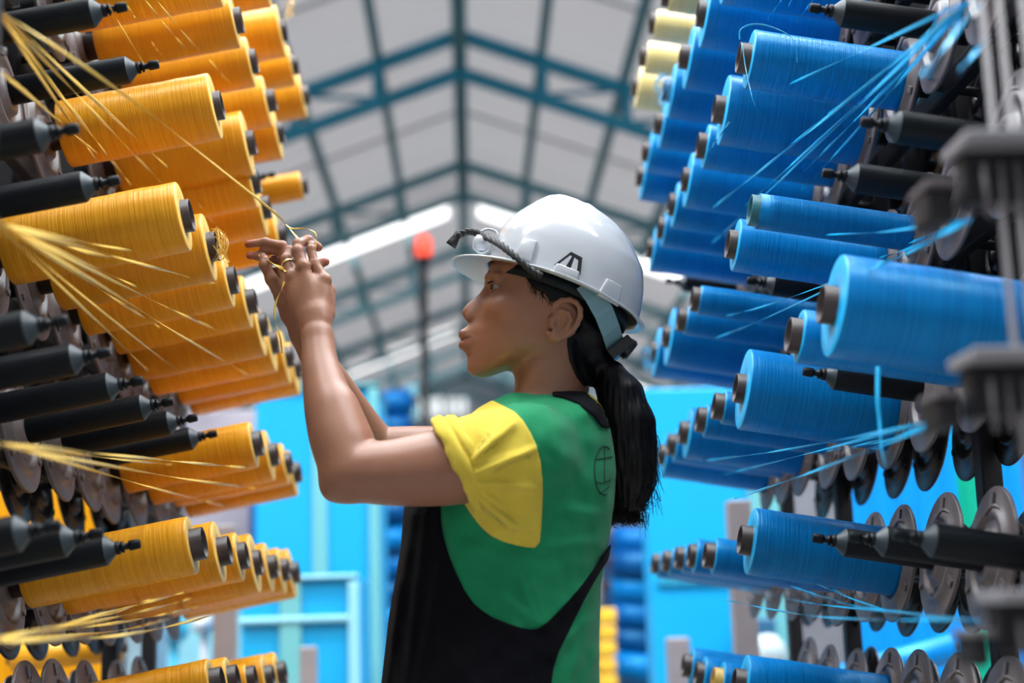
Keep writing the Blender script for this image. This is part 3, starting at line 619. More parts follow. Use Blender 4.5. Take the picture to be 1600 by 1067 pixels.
class Field:
    def __init__(s, lo, hi, h):
        s.lo = np.array(lo, float); s.h = h; s.n = np.ceil((np.array(hi)-s.lo)/h).astype(int)+1
        s.F = np.full(tuple(s.n), .05, np.float32)
        s.ax = [(s.lo[i]+h*np.arange(s.n[i])).astype(np.float32) for i in range(3)]
    def win(s, lo, hi):
        a = np.clip(np.floor((np.array(lo)-s.lo)/s.h).astype(int), 0, s.n-1); b = np.clip(np.ceil((np.array(hi)-s.lo)/s.h).astype(int)+1, 1, s.n)
        sl = tuple(slice(int(a[i]), int(max(b[i], a[i]+1))) for i in range(3))
        return sl, s.ax[0][sl[0]][:, None, None], s.ax[1][sl[1]][None, :, None], s.ax[2][sl[2]][None, None, :]
    def op(s, fn, lo, hi, k=.004, mode='u'):
        sl, x, y, z = s.win(np.array(lo)-k-.012, np.array(hi)+k+.012)
        d = fn(x, y, z)
        if mode == 'u': s.F[sl] = smin(s.F[sl], d, k)
        else: s.F[sl] = smax(s.F[sl], -d, k)
    def cap(s, a, b, ra, rb, k=.006, mode='u', sq=1.0):
        """round cone between world points a and b; sq < 1 flattens it along y"""
        a = np.array(a, float); b = np.array(b, float); ab = b-a; L2 = max(ab @ ab, 1e-9); R = max(ra, rb)
        if sq != 1.0: pass
        def fn(x, y, z):
            X, Y, Z = x-a[0], y-a[1], z-a[2]
            t = np.clip((X*ab[0]+Y*ab[1]+Z*ab[2])/L2, 0, 1)
            return np.sqrt((X-t*ab[0])**2+((Y-t*ab[1])/sq)**2+(Z-t*ab[2])**2)-(ra+(rb-ra)*t)
        s.op(fn, np.minimum(a, b)-R, np.maximum(a, b)+R, k, mode)
    def ell(s, c, r, k=.006, mode='u', R=None):
        c = np.array(c, float); r = np.array(r, float); m = r.max()
        def fn(x, y, z):
            X, Y, Z = x-c[0], y-c[1], z-c[2]
            if R is not None:
                X, Y, Z = R[0][0]*X+R[0][1]*Y+R[0][2]*Z, R[1][0]*X+R[1][1]*Y+R[1][2]*Z, R[2][0]*X+R[2][1]*Y+R[2][2]*Z
            q = np.sqrt((X/r[0])**2+(Y/r[1])**2+(Z/r[2])**2); q2 = np.sqrt((X/r[0]**2)**2+(Y/r[1]**2)**2+(Z/r[2]**2)**2)+1e-9
            return q*(q-1)/q2
        s.op(fn, c-m, c+m, k, mode)
    def mesh(s):
        F = s.F; S = F < 0; nx, ny, nz = F.shape
        c = np.zeros((nx-1, ny-1, nz-1), np.int8)
        for i in (0, 1):
            for j in (0, 1):
                for k in (0, 1): c += S[i:nx-1+i, j:ny-1+j, k:nz-1+k]
        act = np.flatnonzero(((c > 0) & (c < 8)).ravel()); del c
        ii, jj, kk = np.unravel_index(act, (nx-1, ny-1, nz-1))
        off = [(i, j, k) for i in (0, 1) for j in (0, 1) for k in (0, 1)]
        val = np.stack([F[ii+a, jj+b, kk+d] for a, b, d in off], 1)
        P = np.zeros((len(act), 3)); C = np.zeros(len(act))
        for p in range(8):
            for q in range(p+1, 8):
                if sum(abs(off[p][t]-off[q][t]) for t in range(3)) != 1: continue
                f0, f1 = val[:, p], val[:, q]; mk = (f0 < 0) != (f1 < 0)
                t = np.where(mk, f0/np.where(mk, f0-f1, 1), 0)
                e = np.array(off[p])[None]*(1-t)[:, None]+np.array(off[q])[None]*t[:, None]
                P[mk] += e[mk]; C[mk] += 1
        P = P/C[:, None]+np.stack([ii, jj, kk], 1); V = s.lo+P*s.h
        Q = []
        sh = (nx-1, ny-1, nz-1)
        for ax in range(3):
            a1, a2 = (ax+1) % 3, (ax+2) % 3
            s0 = [slice(1, -1)]*3; s0[ax] = slice(0, -1); s1 = list(s0); s1[ax] = slice(1, None)
            A, B = S[tuple(s0)], S[tuple(s1)]
            e = np.argwhere(A != B); base = e.copy()
            for t in range(3):
                if t != ax: base[:, t] += 1
            sg = A[e[:, 0], e[:, 1], e[:, 2]]
            def cid(d1, d2):
                q = base.copy(); q[:, a1] -= d1; q[:, a2] -= d2
                return np.searchsorted(act, np.ravel_multi_index((q[:, 0], q[:, 1], q[:, 2]), sh))
            f = np.stack([cid(1, 1), cid(0, 1), cid(0, 0), cid(1, 0)], 1)
            f[~sg] = f[~sg][:, ::-1]; Q.append(f)
        return V, np.concatenate(Q)
def from_field(f, name, mt, parent):
    V, Q = f.mesh()
    me = bpy.data.meshes.new(name); me.vertices.add(len(V)); me.vertices.foreach_set('co', V.astype(np.float32).ravel())
    me.loops.add(len(Q)*4); me.polygons.add(len(Q)); me.loops.foreach_set('vertex_index', Q.astype(np.int32).ravel())
    me.polygons.foreach_set('loop_start', np.arange(0, len(Q)*4, 4, dtype=np.int32)); me.update(calc_edges=True); me.validate()
    me.polygons.foreach_set('use_smooth', [True]*len(me.polygons)); me.materials.append(mt)
    o = bpy.data.objects.new(name, me); COL.objects.link(o)
    if parent is not None: o.parent = parent; o.matrix_parent_inverse = Matrix.Translation(-parent.location)
    return o
itp = lambda v, xs, ys: np.interp(v, xs, ys).astype(np.float32)
def sm_table(xs, ys, n=2):
    X = np.arange(xs[0], xs[-1]+.5, .5); Yv = np.interp(X, xs, ys)
    k = np.ones(5*n+1)/(5*n+1); Yp = np.pad(Yv, 5*n//2+3, mode='edge'); Yq = np.convolve(Yp, k, 'same')[5*n//2+3:-(5*n//2+3)]
    return X, Yq
HM = sm_table([380, 400, 412, 425, 435, 447, 457, 465, 473, 481, 486, 492, 499, 503, 507, 513.5, 520, 524.6, 529, 531.5, 535, 542.5, 550, 558, 567, 577, 585, 590, 594, 600, 640],
              [800, 778, 766, 761, 759.5, 756, 749.5, 741, 731, 724, 721.5, 723, 727, 731.5, 731, 725, 719, 718, 720.5, 721, 720, 721.5, 726.5, 731, 730.5, 730.5, 735.7, 745, 757, 790, 802], 1)
HS = sm_table([380, 400, 425, 445, 462, 480, 500, 520, 540, 560, 580, 592, 640], [806, 780, 766, 768, 761, 752, 748, 744, 744, 745, 752, 768, 810], 2)
HB = sm_table([330, 360, 400, 450, 500, 540, 590, 640], [960, 980, 988, 970, 935, 918, 908, 905], 4)
HW = sm_table([330, 360, 400, 440, 480, 500, 520, 545, 565, 585, 600, 640], [50, 70, 82, 82, 80, 77, 72, 64, 56, 46, 40, 36], 4)
HG = sm_table([380, 430, 450, 462, 478, 495, 505, 520, 540, 560, 580, 640], [60, 36, 17, 16, 18, 20, 24, 27, 27, 30, 32, 34], 2)
def head_fn(off=0.0):
    def fn(x, y, z):
        U, V = uv(x, z); D = (y-PY)/PX
        mid = itp(V, *HM); sd = itp(V, *HS); bk = itp(V, *HB); w = itp(V, *HW); sg = itp(V, *HG)
        cx = (sd+bk)/2; a = (bk-sd)/2
        fade = np.clip((cx-U)/(a*.75), 0, 1)
        Us = U-(mid-sd)*np.exp(-(D/sg)**2)*fade
        q = (np.abs((Us-cx)/a)**2.35+np.abs(D/w)**2.35)**(1/2.35)
        d = (q-1)*np.minimum(a, w)*.92
        top = (375-V); d = smax(d, top, 30)
        # underside of the jaw: plane from the chin to the ear lobe
        jn = np.array([-46., 110.]); jn /= np.linalg.norm(jn)
        jaw = (U-750)*(.36)+(V-594)*.933+np.abs(D)*.10
        d = smax(d, jaw, 16)
        return (d-off)*PX
    return fn
r_ = lambda px: px*PX
def nf(u, v, d):               # a feature at depth -|d| whose picture position is (u, v), mirrored for d > 0
    k = 1-abs(d)*PX/PY; return w3(740+(u-740)*k, 965+(v-965)*k, d)
def per(x, y, z):
    U, V = uv(x, z); k = PY/y; return (740+(U-740)*k).astype(np.float32), (965+(V-965)*k).astype(np.float32)
B = Field((-.40, 1.66, CAMZ-.10), (.25, 2.30, CAMZ+.60), .0017)
B.op(head_fn(), w3(700, 640, -95)-np.array([0, 0, 0]), w3(1000, 370, 95), .004)
# --- face detail (both sides)
for s in (-1, 1):
    B.ell(nf(763, 447, s*36), (r_(17), r_(13), r_(11)), .010, 'd')                 # eye socket
    B.ell(nf(779, 447, s*34), (r_(15.5),)*3, .004)                                 # lids over the eyeball
    B.cap(nf(764, 433, s*20), nf(776, 429, s*52), r_(6), r_(5), .010)              # brow ridge
    B.ell(nf(792, 480, s*50), (r_(30), r_(22), r_(16)), .02)                      # cheekbone
    B.ell(nf(740, 492, s*11), (r_(10), r_(6.5), r_(8.2)), .006)                    # wing of the nose
    B.ell(nf(735, 500.5, s*7.5), (r_(6), r_(3.6), r_(3.0)), .002, 'd')             # nostril
    B.cap(nf(748, 484, s*13), nf(751, 495, s*17), r_(1.0), r_(0.8), .005, 'd')     # crease above the wing
    B.cap(nf(723, 521, s*6), nf(744, 530, s*25), r_(4.6), r_(2), .007)           # upper lip
    B.cap(nf(723, 539, s*5), nf(743, 534, s*23), r_(4.8), r_(2), .007)           # lower lip
    B.cap(nf(715, 531, s*2), nf(745, 532.5, s*25), r_(1.5), r_(1.3), .003, 'd')    # mouth line
    B.ell(nf(764, 445, s*48), (r_(17), r_(13), r_(4.6)), .002, 'd', R=[[1, 0, -.12], [0, 1, 0], [.12, 0, 1]])    # eye opening
    # ear
    e = -1 if s < 0 else 1
    def E(u, v, d): return nf(u, v, e*d)
    B.ell(E(884, 498, 80), (r_(20), r_(6), r_(29)), .006)
    rim = [(864, 484, 76), (868, 474, 80), (878, 468, 85), (891, 467, 89), (901, 472, 92), (907, 482, 93), (907, 494, 92), (902, 506, 89), (894, 516, 85), (884, 524, 82), (872, 530, 79), (862, 528, 76), (857, 520, 74)]
    for p, q in zip(rim[:-1], rim[1:]): B.cap(E(*p), E(*q), r_(4.2), r_(4.2), .002)
    B.ell(E(868, 523, 79), (r_(9), r_(6), r_(8)), .003)
    B.ell(E(874, 504, 90), (r_(10), r_(10), r_(14)), .003, 'd')
    B.ell(E(893, 481, 94), (r_(9), r_(6), r_(6)), .002, 'd')
    for p, q in zip([(876, 483, 87), (888, 488, 89), (892, 499, 88), (886, 511, 86)][:-1], [(888, 488, 89), (892, 499, 88), (886, 511, 86)]): B.cap(E(*p), E(*q), r_(3.4), r_(3.4), .003)
    B.cap(E(861, 498, 78), E(862, 508, 80), r_(4.5), r_(4.5), .004)                # tragus
# --- neck and trunk
B.cap(w3(868, 545, 0), w3(856, 660, 0), r_(60), r_(56), .022)
B.cap(w3(842, 588, 28), w3(830, 640, 18), r_(22), r_(20), .014)
B.cap(w3(842, 588, -28), w3(830, 640, -18), r_(22), r_(20), .014)
B.cap(w3(850, 712, -110), w3(850, 712, 110), r_(34), r_(34), .03)
B.cap(w3(815, 720, -50), w3(790, 1000, -50), r_(80), r_(80), .03)
B.cap(w3(815, 720, 50), w3(790, 1000, 50), r_(80), r_(80), .03)
# --- near (left) arm
def limb(pts, k=.012):
    P = smooth_curve([Vector(p[:3]) for p in pts], 5); Rr_ = smooth_curve([Vector((p[3], 0, 0)) for p in pts], 5)
    pts = [(*p, q.x) for p, q in zip(P, Rr_)]; k = .004
    for (u, v, d, r), (u2, v2, d2, r2) in zip(pts[:-1], pts[1:]): B.cap(pj(u, v, d), pj(u2, v2, d2), r_(r), r_(r2), k)
limb([(795, 722, -150, 50), (700, 729, -158, 54), (620, 738, -160, 46.5), (548, 738, -155, 40)], .014)
limb([(548, 738, -155, 40), (530, 690, -140, 40), (516, 640, -120, 36), (507, 600, -100, 30), (500, 568, -82, 26), (497, 528, -62, 22.5)], .014)
B.ell(pj(538, 750, -158), (r_(33), r_(28), r_(30)), .015); B.cap(pj(535, 745, -158), pj(521, 764, -160), r_(24), r_(13), .014)                          # elbow
B.cap(pj(553, 690, -140), pj(530, 640, -125), r_(26), r_(24), .02)
# --- near hand: back of the hand towards the camera
B.cap(pj(495, 520, -60), pj(493, 495, -52), r_(20), r_(20), .012)
mc = [((480, 505, -50), (451, 446, -30), 12, 9.5), ((485, 503, -54), (457, 431, -36), 12, 9.8), ((494, 500, -56), (474, 419, -42), 13, 10.5), ((503, 498, -54), (505, 437, -36), 14, 11)]
for a, b, ra, rb in mc: B.cap(pj(*a), pj(*b), r_(ra), r_(rb), .011)
B.ell(pj(486, 468, -40), (r_(28), r_(13), r_(34)), .012)
B.cap(pj(511, 492, -40), pj(514, 455, -22), r_(12), r_(10), .010)                  # thumb base
def finger(pts, k=.0022):
    for (u, v, d, r), (u2, v2, d2, r2) in zip(pts[:-1], pts[1:]): B.cap(pj(u, v, d), pj(u2, v2, d2), r_(r), r_(r2), k)
    for (u, v, d, r) in pts[1:-1]: B.ell(pj(u, v, d), (r_(r*1.08),)*3, .002)
finger([(474, 418, -42, 10.2), (465, 392, -38, 9.0), (466, 381, -33, 8.2), (481, 375, -20, 7.6), (497, 386, -12, 7.0)])           # middle, bent over
finger([(505, 437, -36, 10.5), (491, 412, -34, 7.8), (486, 389, -28, 7.0), (487, 383, -24, 6.4)])                              # index
finger([(457, 430, -36, 9.5), (447, 404, -26, 7.6), (452, 391, -14, 7.0), (463, 396, -6, 6.2)])                                # ring
finger([(451, 445, -30, 9.0), (443, 424, -20, 7.0), (447, 410, -8, 6.4), (456, 408, 0, 5.6)])                                  # little
finger([(514, 457, -22, 10.5), (500, 428, -14, 8.6), (494, 414, -8, 8.0), (508, 409, -6, 7.2)], .004)                           # thumb
B.ell(pj(474, 415, -47), (r_(9), r_(7), r_(9)), .005); B.ell(pj(456, 431, -41), (r_(8), r_(6), r_(8)), .005); B.ell(pj(509, 437, -42), (r_(9), r_(7), r_(9)), .005)
B.ell(pj(486.5, 381.5, -29.5), (r_(4.6), r_(2.2), r_(4.6)), .0015)
for u, v, d in ((489, 405, -41.5), (490, 410, -42)): B.cap(pj(u-6, v, d), pj(u+6, v-2, d), r_(.8), r_(.8), .002, 'd')
# --- far (right) arm
limb([(785, 724, 150, 46), (700, 712, 160, 46), (640, 706, 165, 41), (590, 704, 160, 37)], .014)
limb([(590, 704, 160, 37), (562, 668, 145, 35), (532, 620, 120, 31), (502, 572, 90, 26), (474, 520, 55, 21)], .014)
B.cap(pj(474, 520, 55), pj(458, 490, 46), r_(19), r_(18), .01)
for a, b, ra, rb in [((462, 496, 44), (447, 398, 14), 12, 9), ((460, 496, 46), (450, 404, 24), 12, 9), ((455, 492, 46), (446, 412, 34), 12, 8.5), ((452, 486, 44), (440, 424, 40), 12, 8)]: B.cap(pj(*a), pj(*b), r_(ra), r_(rb), .010)
B.ell(pj(446, 450, 36), (r_(20), r_(13), r_(34)), .012)
finger([(447, 396, 14, 8.6), (441, 384, 14, 7.6), (414, 378, 16, 6.8), (388, 381.5, 18, 6.3)])                                 # index
finger([(450, 404, 22, 8.8), (436, 391, 22, 7.8), (414, 391, 22, 7.0), (403, 400, 22, 6.6), (390, 399, 20, 6.0)])             # middle
finger([(445, 412, 34, 8.2), (430, 404, 38, 7.0), (416, 412, 36, 6.4), (414, 420, 30, 6)])                                     # ring
finger([(440, 424, 40, 7.8), (426, 424, 44, 6.4), (420, 432, 40, 5.8), (422, 440, 34, 5.2)])                                   # little
finger([(440, 462, 28, 12), (424, 436, 12, 9.2), (414, 414, 8, 8.2), (411, 402, 10, 7.2)], .005)                                # thumb
woman = empty('person', (float(w3(800, 900)[0]), PY, 0))
tag(woman, 'woman in profile, white hard hat, green and yellow T-shirt, black apron, holding yarn', 'person')
body = from_field(B, 'body', M['skin'], woman)
BF = B; del B
# skin tint: lip and fingertip tones, with mouth-line and nostril shade painted in
nv = len(body.data.vertices); co = np.empty(nv*3, np.float32); body.data.vertices.foreach_get('co', co); co = co.reshape(-1, 3)
U, V = uv(co[:, 0], co[:, 2]); Dd = (co[:, 1]-PY)/PX
tint = np.ones((nv, 4), np.float32)
def blob(u, v, d, ru, rv, rd, col, amt):
    q = ((U-u)/ru)**2+((V-v)/rv)**2+((Dd-d)/rd)**2; w = np.exp(-q**2)[:, None]*amt
    tint[:, :3] = tint[:, :3]*(1-w)+np.array(col)*w
blob(722, 522, 0, 10, 5.5, 24, (.62, .42, .48), .8); blob(723, 539, 0, 10, 5.5, 22, (.70, .48, .54), .7)
for s in (-1, 1): blob(732, 531, s*14, 13, 2.2, 16, (.35, .22, .22), .75)  # shade of the mouth line, painted in
for s in (-1, 1): blob(790, 500, s*60, 26, 26, 30, (1.08, .92, .86), .5); blob(738, 500, s*8, 5, 4, 5, (.35, .3, .3), .8)  # reddish cheek tone; nostril shade painted in
blob(766, 456, -44, 20, 12, 14, (.62, .56, .58), .55)  # darker around the near eye
fp = lambda u, v, d: tuple((lambda p: (uv(p[0], p[2])+((p[1]-PY)/PX,)))(pj(u, v, d)))
for t_ in [(384, 381, 18), (387, 399, 20)]: blob(*fp(*t_), 14, 10, 14, (1.15, .50, .42), .8)
for t_ in [(500, 388, -12), (509, 409, -6)]: blob(*fp(*t_), 12, 10, 14, (1.3, 1.0, 1.1), .7)
ca = body.data.color_attributes.new('tint', 'FLOAT_COLOR', 'POINT'); ca.data.foreach_set('color', tint.ravel())
def child(o): o.parent = woman; o.matrix_parent_inverse = Matrix.Translation(-woman.location); return o
# eyes
for s in (-1, 1):
    c = Vector(nf(778.5, 447, s*33)); mb = MB(); r = r_(13.2)
    gaze = Vector((-1, -.52 if s < 0 else -.2, .04)).normalized(); R = gaze.to_track_quat('X', 'Z').to_matrix()
    prof = [(r*math.cos(a), max(1e-5, r*math.sin(a))) for a in np.linspace(math.pi, 0, 24)]
    o = child(mb.lathe(prof, 28, R=R, loc=c).build('eyeball', M['eye']))
    pi_ = [(r*math.cos(a)*1.035, max(1e-5, r*math.sin(a)*1.035)) for a in np.linspace(.50, 0, 8)]
    q = MB().lathe(pi_, 24, R=R, loc=c).build('iris', M['iris'], o)
# brows and lashes: hair
mb = MB()
for s in (-1, 1):
    for k in range(46):
        t = k/45; u = 762+t*34; v = 424-6*math.sin(t*2.2)+random.uniform(-1.5, 1.5); d = s*(22+t*36)
        mb.tube([nf(u, v, d-s*-2), nf(u+3, v-1.8, d+s*5), nf(u+7, v-1.2, d+s*8)], [r_(.7), r_(.6), r_(.2)], 4)
    for k in range(26):
        t = k/25; u = 764+t*16; v = 440.5-2.5*math.sin(t*3); d = s*(45-abs(t-.6)*3)
        mb.tube([nf(u, v, d), nf(u-1.8, v+.3, d+s*2.5), nf(u-3.2, v-.4, d+s*4.5)], [r_(.9), r_(.7), r_(.25)], 4)
child(mb.build('eyebrows', M['hair']))
# ring on the near hand
p = Vector(pj(446, 412, -31)); ax = (Vector(pj(447, 404, -26))-Vector(pj(457, 430, -36))).normalized(); R = ax.to_track_quat('X', 'Z').to_matrix()
rr = r_(8.2); o = child(MB().lathe([(-r_(1.6), rr), (-r_(1.6), rr+r_(1.0)), (r_(1.6), rr+r_(1.0)), (r_(1.6), rr)], 28, R=R, loc=Vector(pj(449.5, 411, -29)), closed=True).build('ring', M['gold'])); o['label'] = 'thin gold ring'
# nails
def nail(u, v, d, nu, nv_, nd, ru, rv):
    c = Vector(pj(u, v, d)); n = Vector((nu, nd, -nv_)).normalized(); R = n.to_track_quat('Z', 'Y').to_matrix(); vs = []; fs = []
    for i in range(7):
        for j in range(5):
            a = -1+2*i/6; b = -1+2*j/4; e = max(.15, 1-abs(b)**3*.5); vs.append(c+R @ Vector((a*ru*PX*e, b*rv*PX, -(a*a)*ru*PX*.35)))
    for i in range(6):
        for j in range(4): fs.append((i*5+j, i*5+j+1, (i+1)*5+j+1, (i+1)*5+j))
    o = child(mesh_obj('fingernail', vs, fs, M['nail'])); sol = o.modifiers.new('t', 'SOLIDIFY'); sol.thickness = .0005; return o
nail(486.5, 384, -31.2, 0, -.25, -1, 4.2, 5.2); nail(414, 405, 1.0, -.3, -.2, -1, 4.6, 6.0)

# --- shirt, sleeve, apron: one cloth field, cut by regions
SF = sm_table([600, 625, 660, 700, 740, 790, 850, 900, 950, 1000, 1067, 1150], [800, 770, 725, 690, 662, 640, 636, 628, 620, 615, 608, 600], 6)
SB = sm_table([600, 620, 640, 660, 700, 740, 780, 820, 860, 905, 950, 1000, 1067, 1150], [905, 918, 935, 948, 957, 960, 956, 950, 943, 934, 932, 930, 930, 932], 4)
SW = sm_table([600, 640, 690, 760, 850, 950, 1067, 1150], [95, 130, 150, 158, 152, 148, 158, 165], 8)
def seg(U, V, a, b):
    ax_, ay = a; bx, by = b; dx, dy = bx-ax_, by-ay
    t = np.clip(((U-ax_)*dx+(V-ay)*dy)/(dx*dx+dy*dy), 0, 1); return np.sqrt((U-ax_-t*dx)**2+(V-ay-t*dy)**2), t
NW = [((748, 735), (835, 700), 8, 7), ((750, 752), (838, 760), 7, 6), ((745, 770), (800, 815), 9, 8), ((742, 715), (800, 662), 8, 7), ((755, 700), (790, 650), 4, 6), ((760, 790), (836, 838), 4, 6), ((750, 760), (790, 790), 4, 5), ((747, 722), (800, 705), 3, 5),
      ((770, 830), (830, 812), 3, 7), ((738, 845), (840, 880), 3, 10), ((795, 850), (842, 968), 4, 7), ((815, 858), (850, 960), 3, 7), ((840, 850), (925, 840), 3, 9), ((850, 962), (940, 880), 3, 8), ((760, 900), (838, 962), 3.5, 8), ((870, 700), (940, 770), 2.5, 12), ((865, 790), (940, 800), 3, 10),
      ((860, 1010), (905, 960), 3, 8), ((700, 800), (720, 890), 3, 8), ((880, 1067), (915, 960), 3, 9), ((900, 1067), (930, 1000), 2.5, 8), ((650, 800), (620, 1000), 4, 8), ((668, 800), (640, 1067), 4, 7), ((690, 880), (655, 1067), 3, 8), ((630, 900), (612, 1067), 3, 5), ((700, 1000), (760, 1067), 2.5, 12)]
def chaikin(P, n=2):
    for _ in range(n):
        Q = []
        for i in range(len(P)):
            a, b = P[i], P[(i+1) % len(P)]; Q += [(a[0]*.75+b[0]*.25, a[1]*.75+b[1]*.25), (a[0]*.25+b[0]*.75, a[1]*.25+b[1]*.75)]
        P = Q
    return P
def folds(U, V):
    d = np.zeros(np.broadcast_shapes(U.shape, V.shape), np.float32)
    for a, b, amp, sg in NW:
        q, t = seg(U, V, a, b); d += amp*1.35*np.exp(-(q/sg)**2)*(.35+.65*np.sin(np.pi*np.clip(t*.8+.15, 0, 1)))
    d += 1.3*np.sin(U*.09+V*.05)*np.sin(V*.07-U*.02)+.7*np.sin(U*.16-V*.11+2)*np.sin(V*.05+U*.07)
    return d
def cuff_edge(U, V): return (684+(V-668)*.50-U)          # > 0 beyond the sleeve end
def cone(x, y, z, a, b, ra, rb):
    ab = b-a; X, Y, Z = x-a[0], y-a[1], z-a[2]; t = np.clip((X*ab[0]+Y*ab[1]+Z*ab[2])/(ab @ ab), 0, 1)
    return np.sqrt((X-t*ab[0])**2+(Y-t*ab[1])**2+(Z-t*ab[2])**2)-(ra+(rb-ra)*t)
def cloth_fn(x, y, z):
    U, V = uv(x, z); D = (y-PY)/PX
    f = itp(V, *SF); b = itp(V, *SB); w = itp(V, *SW); cx = (f+b)/2; a = (b-f)/2
    q = (np.abs((U-cx)/a)**2.3+np.abs(D/w)**2.3)**(1/2.3); d = (q-1)*np.minimum(a, w)*.9
    Up, Vp = per(x, y, z)
    # shoulder slope
    d = smax(d, (618-V)+np.abs(D)*.06+np.maximum(np.abs(D)-50, 0)*.44+(np.maximum(800-U, 0))*.3, 14)
    d = d*PX; torso = d
    for s, (S1, S2, S3) in ((-1, ((822, 706), (765, 722), (700, 729))), (1, ((822, 706), (765, 716), (700, 712)))):
        arm = smin(cone(x, y, z, pj(*S1, s*138), pj(*S2, s*150), r_(72), r_(66)), cone(x, y, z, pj(*S2, s*150), pj(*S3, s*158), r_(66), r_(61 if s < 0 else 54)), .02)
        arm = smax(arm, (cuff_edge(Up, Vp) if s < 0 else 705-Up)*PX, .003)
        d = smin(d, arm, .02)
        if s < 0:
            p = pj(795, 778, -132); rr = np.array([r_(56), r_(50), r_(62)])
            e = np.sqrt(((x-p[0])/rr[0])**2+((y-p[1])/rr[1])**2+((z-p[2])/rr[2])**2); d = smin(d, (e-1)*r_(48), .022)
    return d, Up, Vp, D, torso
def poly(U, V, P):
    P = np.array(P, float); n = len(P); d = np.full(np.broadcast_shapes(U.shape, V.shape), 1e9); s = np.ones(d.shape)
    for i in range(n):
        a = P[i]; b = P[i-1]; ex, ey = b[0]-a[0], b[1]-a[1]; wx, wy = U-a[0], V-a[1]
        t = np.clip((wx*ex+wy*ey)/(ex*ex+ey*ey), 0, 1); d = np.minimum(d, (wx-ex*t)**2+(wy-ey*t)**2)
        c1 = V >= a[1]; c2 = V < b[1]; c3 = ex*wy > ey*wx
        flip = (c1 & c2 & c3) | (~c1 & ~c2 & ~c3); s = np.where(flip, -s, s)
    return (s*np.sqrt(d)).astype(np.float32)
CL = Field((-.15, 1.72, CAMZ-.20), (.24, 2.28, CAMZ+.32), .0024)
sl, x, y, z = CL.win(CL.lo, CL.lo+CL.n*CL.h)
d0, U_, V_, D_, dt = cloth_fn(x, y, z)
near = np.clip((-D_-20)/60, 0, 1)
fl = folds(U_, V_)*PX
d0 = d0-fl*near; dt = dt-fl*near
# holes: neck
_u, _v = uv(x, z); neck = np.maximum(np.sqrt((_u-854)**2+D_**2)-55, _v-640)*PX
green = smax(d0, -neck, .004)
CL.F = green.astype(np.float32); shirt = from_field(CL, 'shirt', M['green'], woman); shirt['label'] = 'green cotton T-shirt'
YP = [(650, 600), (690, 600), (764, 622), (785, 632), (811, 645), (835, 683), (846, 720), (848, 760), (846, 810), (842, 851), (815, 848), (790, 842), (768, 832), (752, 818), (740, 802), (725, 780), (690, 700), (668, 668)]
yp = poly(U_, V_, chaikin(YP, 1))
yel = smax(smax(d0-.0016, yp*PX, .002), (D_+50)*PX, .002); yel = smax(yel, -(d0+.004), .001)
CL.F = yel.astype(np.float32); sle = from_field(CL, 'sleeve', M['yellow'], woman); sle['label'] = 'yellow short sleeve with gathered folds'
# rolled cuff
cu = cuff_edge(U_, V_); wv = 2.2*np.sin(V_*.11+1)+1.2*np.sin(V_*.23)
armc = np.minimum(cone(x, y, z, pj(765, 722, -150), pj(670, 731, -158), r_(68), r_(62)), 9)
band = smax(np.abs(cu+20+wv)-24, (armc/PX-(8+3.0*np.exp(-((cu+16)/10)**2)-5*np.exp(-((cu+30+(V_-728)*.12)/3)**2))), 10)
band = smax(band*PX, -(armc+.004), .003)
CL.F = band.astype(np.float32); cf = from_field(CL, 'rolled_cuff', M['yellow'], woman); cf['label'] = 'rolled yellow cuff'
# apron / bib and strap
AP = [(560, 780), (692, 770), (691, 800), (695, 830), (707, 869), (735, 926), (764, 949), (792, 961), (825, 971), (845, 968), (880, 935), (915, 895), (945, 850), (990, 795), (990, 818), (946, 868), (917, 914), (890, 965), (864, 1016), (857, 1067), (848, 1300), (500, 1300)]
ap = poly(U_, V_, chaikin(AP, 1))
apr = smax(dt-.0036, ap*PX, .0022); apr = smax(apr, -(dt+.004), .001)
CL.F = apr.astype(np.float32); apo = from_field(CL, 'apron', M['apron'], woman); apo['label'] = 'black bib apron with a strap round the back'
# neckline band
cl2 = smax(smax(d0-.0035, -(d0+.005), .001), poly(U_, V_, [(862, 606), (885, 610), (915, 612), (942, 640), (952, 668), (940, 668), (924, 648), (903, 630), (880, 621), (862, 618)])*PX, .0015)
CL.F = cl2.astype(np.float32); nbn = from_field(CL, 'neckline', M['apron'], woman); nbn['label'] = 'black neckline binding'
cl3 = smax(smax(d0-.0028, -(d0+.005), .001), poly(U_, V_, [(905, 600), (935, 600), (960, 640), (948, 650), (936, 632), (918, 618)])*PX, .0015)
CL.F = cl3.astype(np.float32); o = from_field(CL, 'collar_trim', M['yellow'], woman); o['label'] = 'yellow trim at the back of the neck'
del CL, d0, green, yel, band, apr, cl2, cl3
# emblem printed on the back of the shoulder (thin print lying on the cloth)
bpy.context.view_layer.update(); inv = shirt.matrix_world.inverted()
def on_shirt(px, py):
    o = Vector((0, 0, CAMZ)); d = Vector(ray(px, py)).normalized(); ok, loc, n, i = shirt.ray_cast(inv @ o, (inv.to_3x3() @ d).normalized())
    return (shirt.matrix_world @ loc+(shirt.matrix_world.to_3x3() @ n)*.0004) if ok else None
mb = MB()
def stroke(pts, w):
    P = [q for q in (on_shirt(a, b) for a, b in pts) if q is not None]
    if len(P) > 1: mb.tube(P, w, 6)
circ = [(944+15.5*math.cos(a), 735+38*math.sin(a)) for a in np.linspace(math.pi*.42, math.pi*1.66, 26)]
stroke(circ, .0011); stroke([(944, 697+k*7) for k in range(9)], .0008); stroke([(929+k*3, 718-k*.5) for k in range(10)], .0008); stroke([(930+k*3, 752+math.sin(k*.5)*3) for k in range(9)], .0008); stroke([(936+k*2, 772-k*1.5) for k in range(9)], .0007)
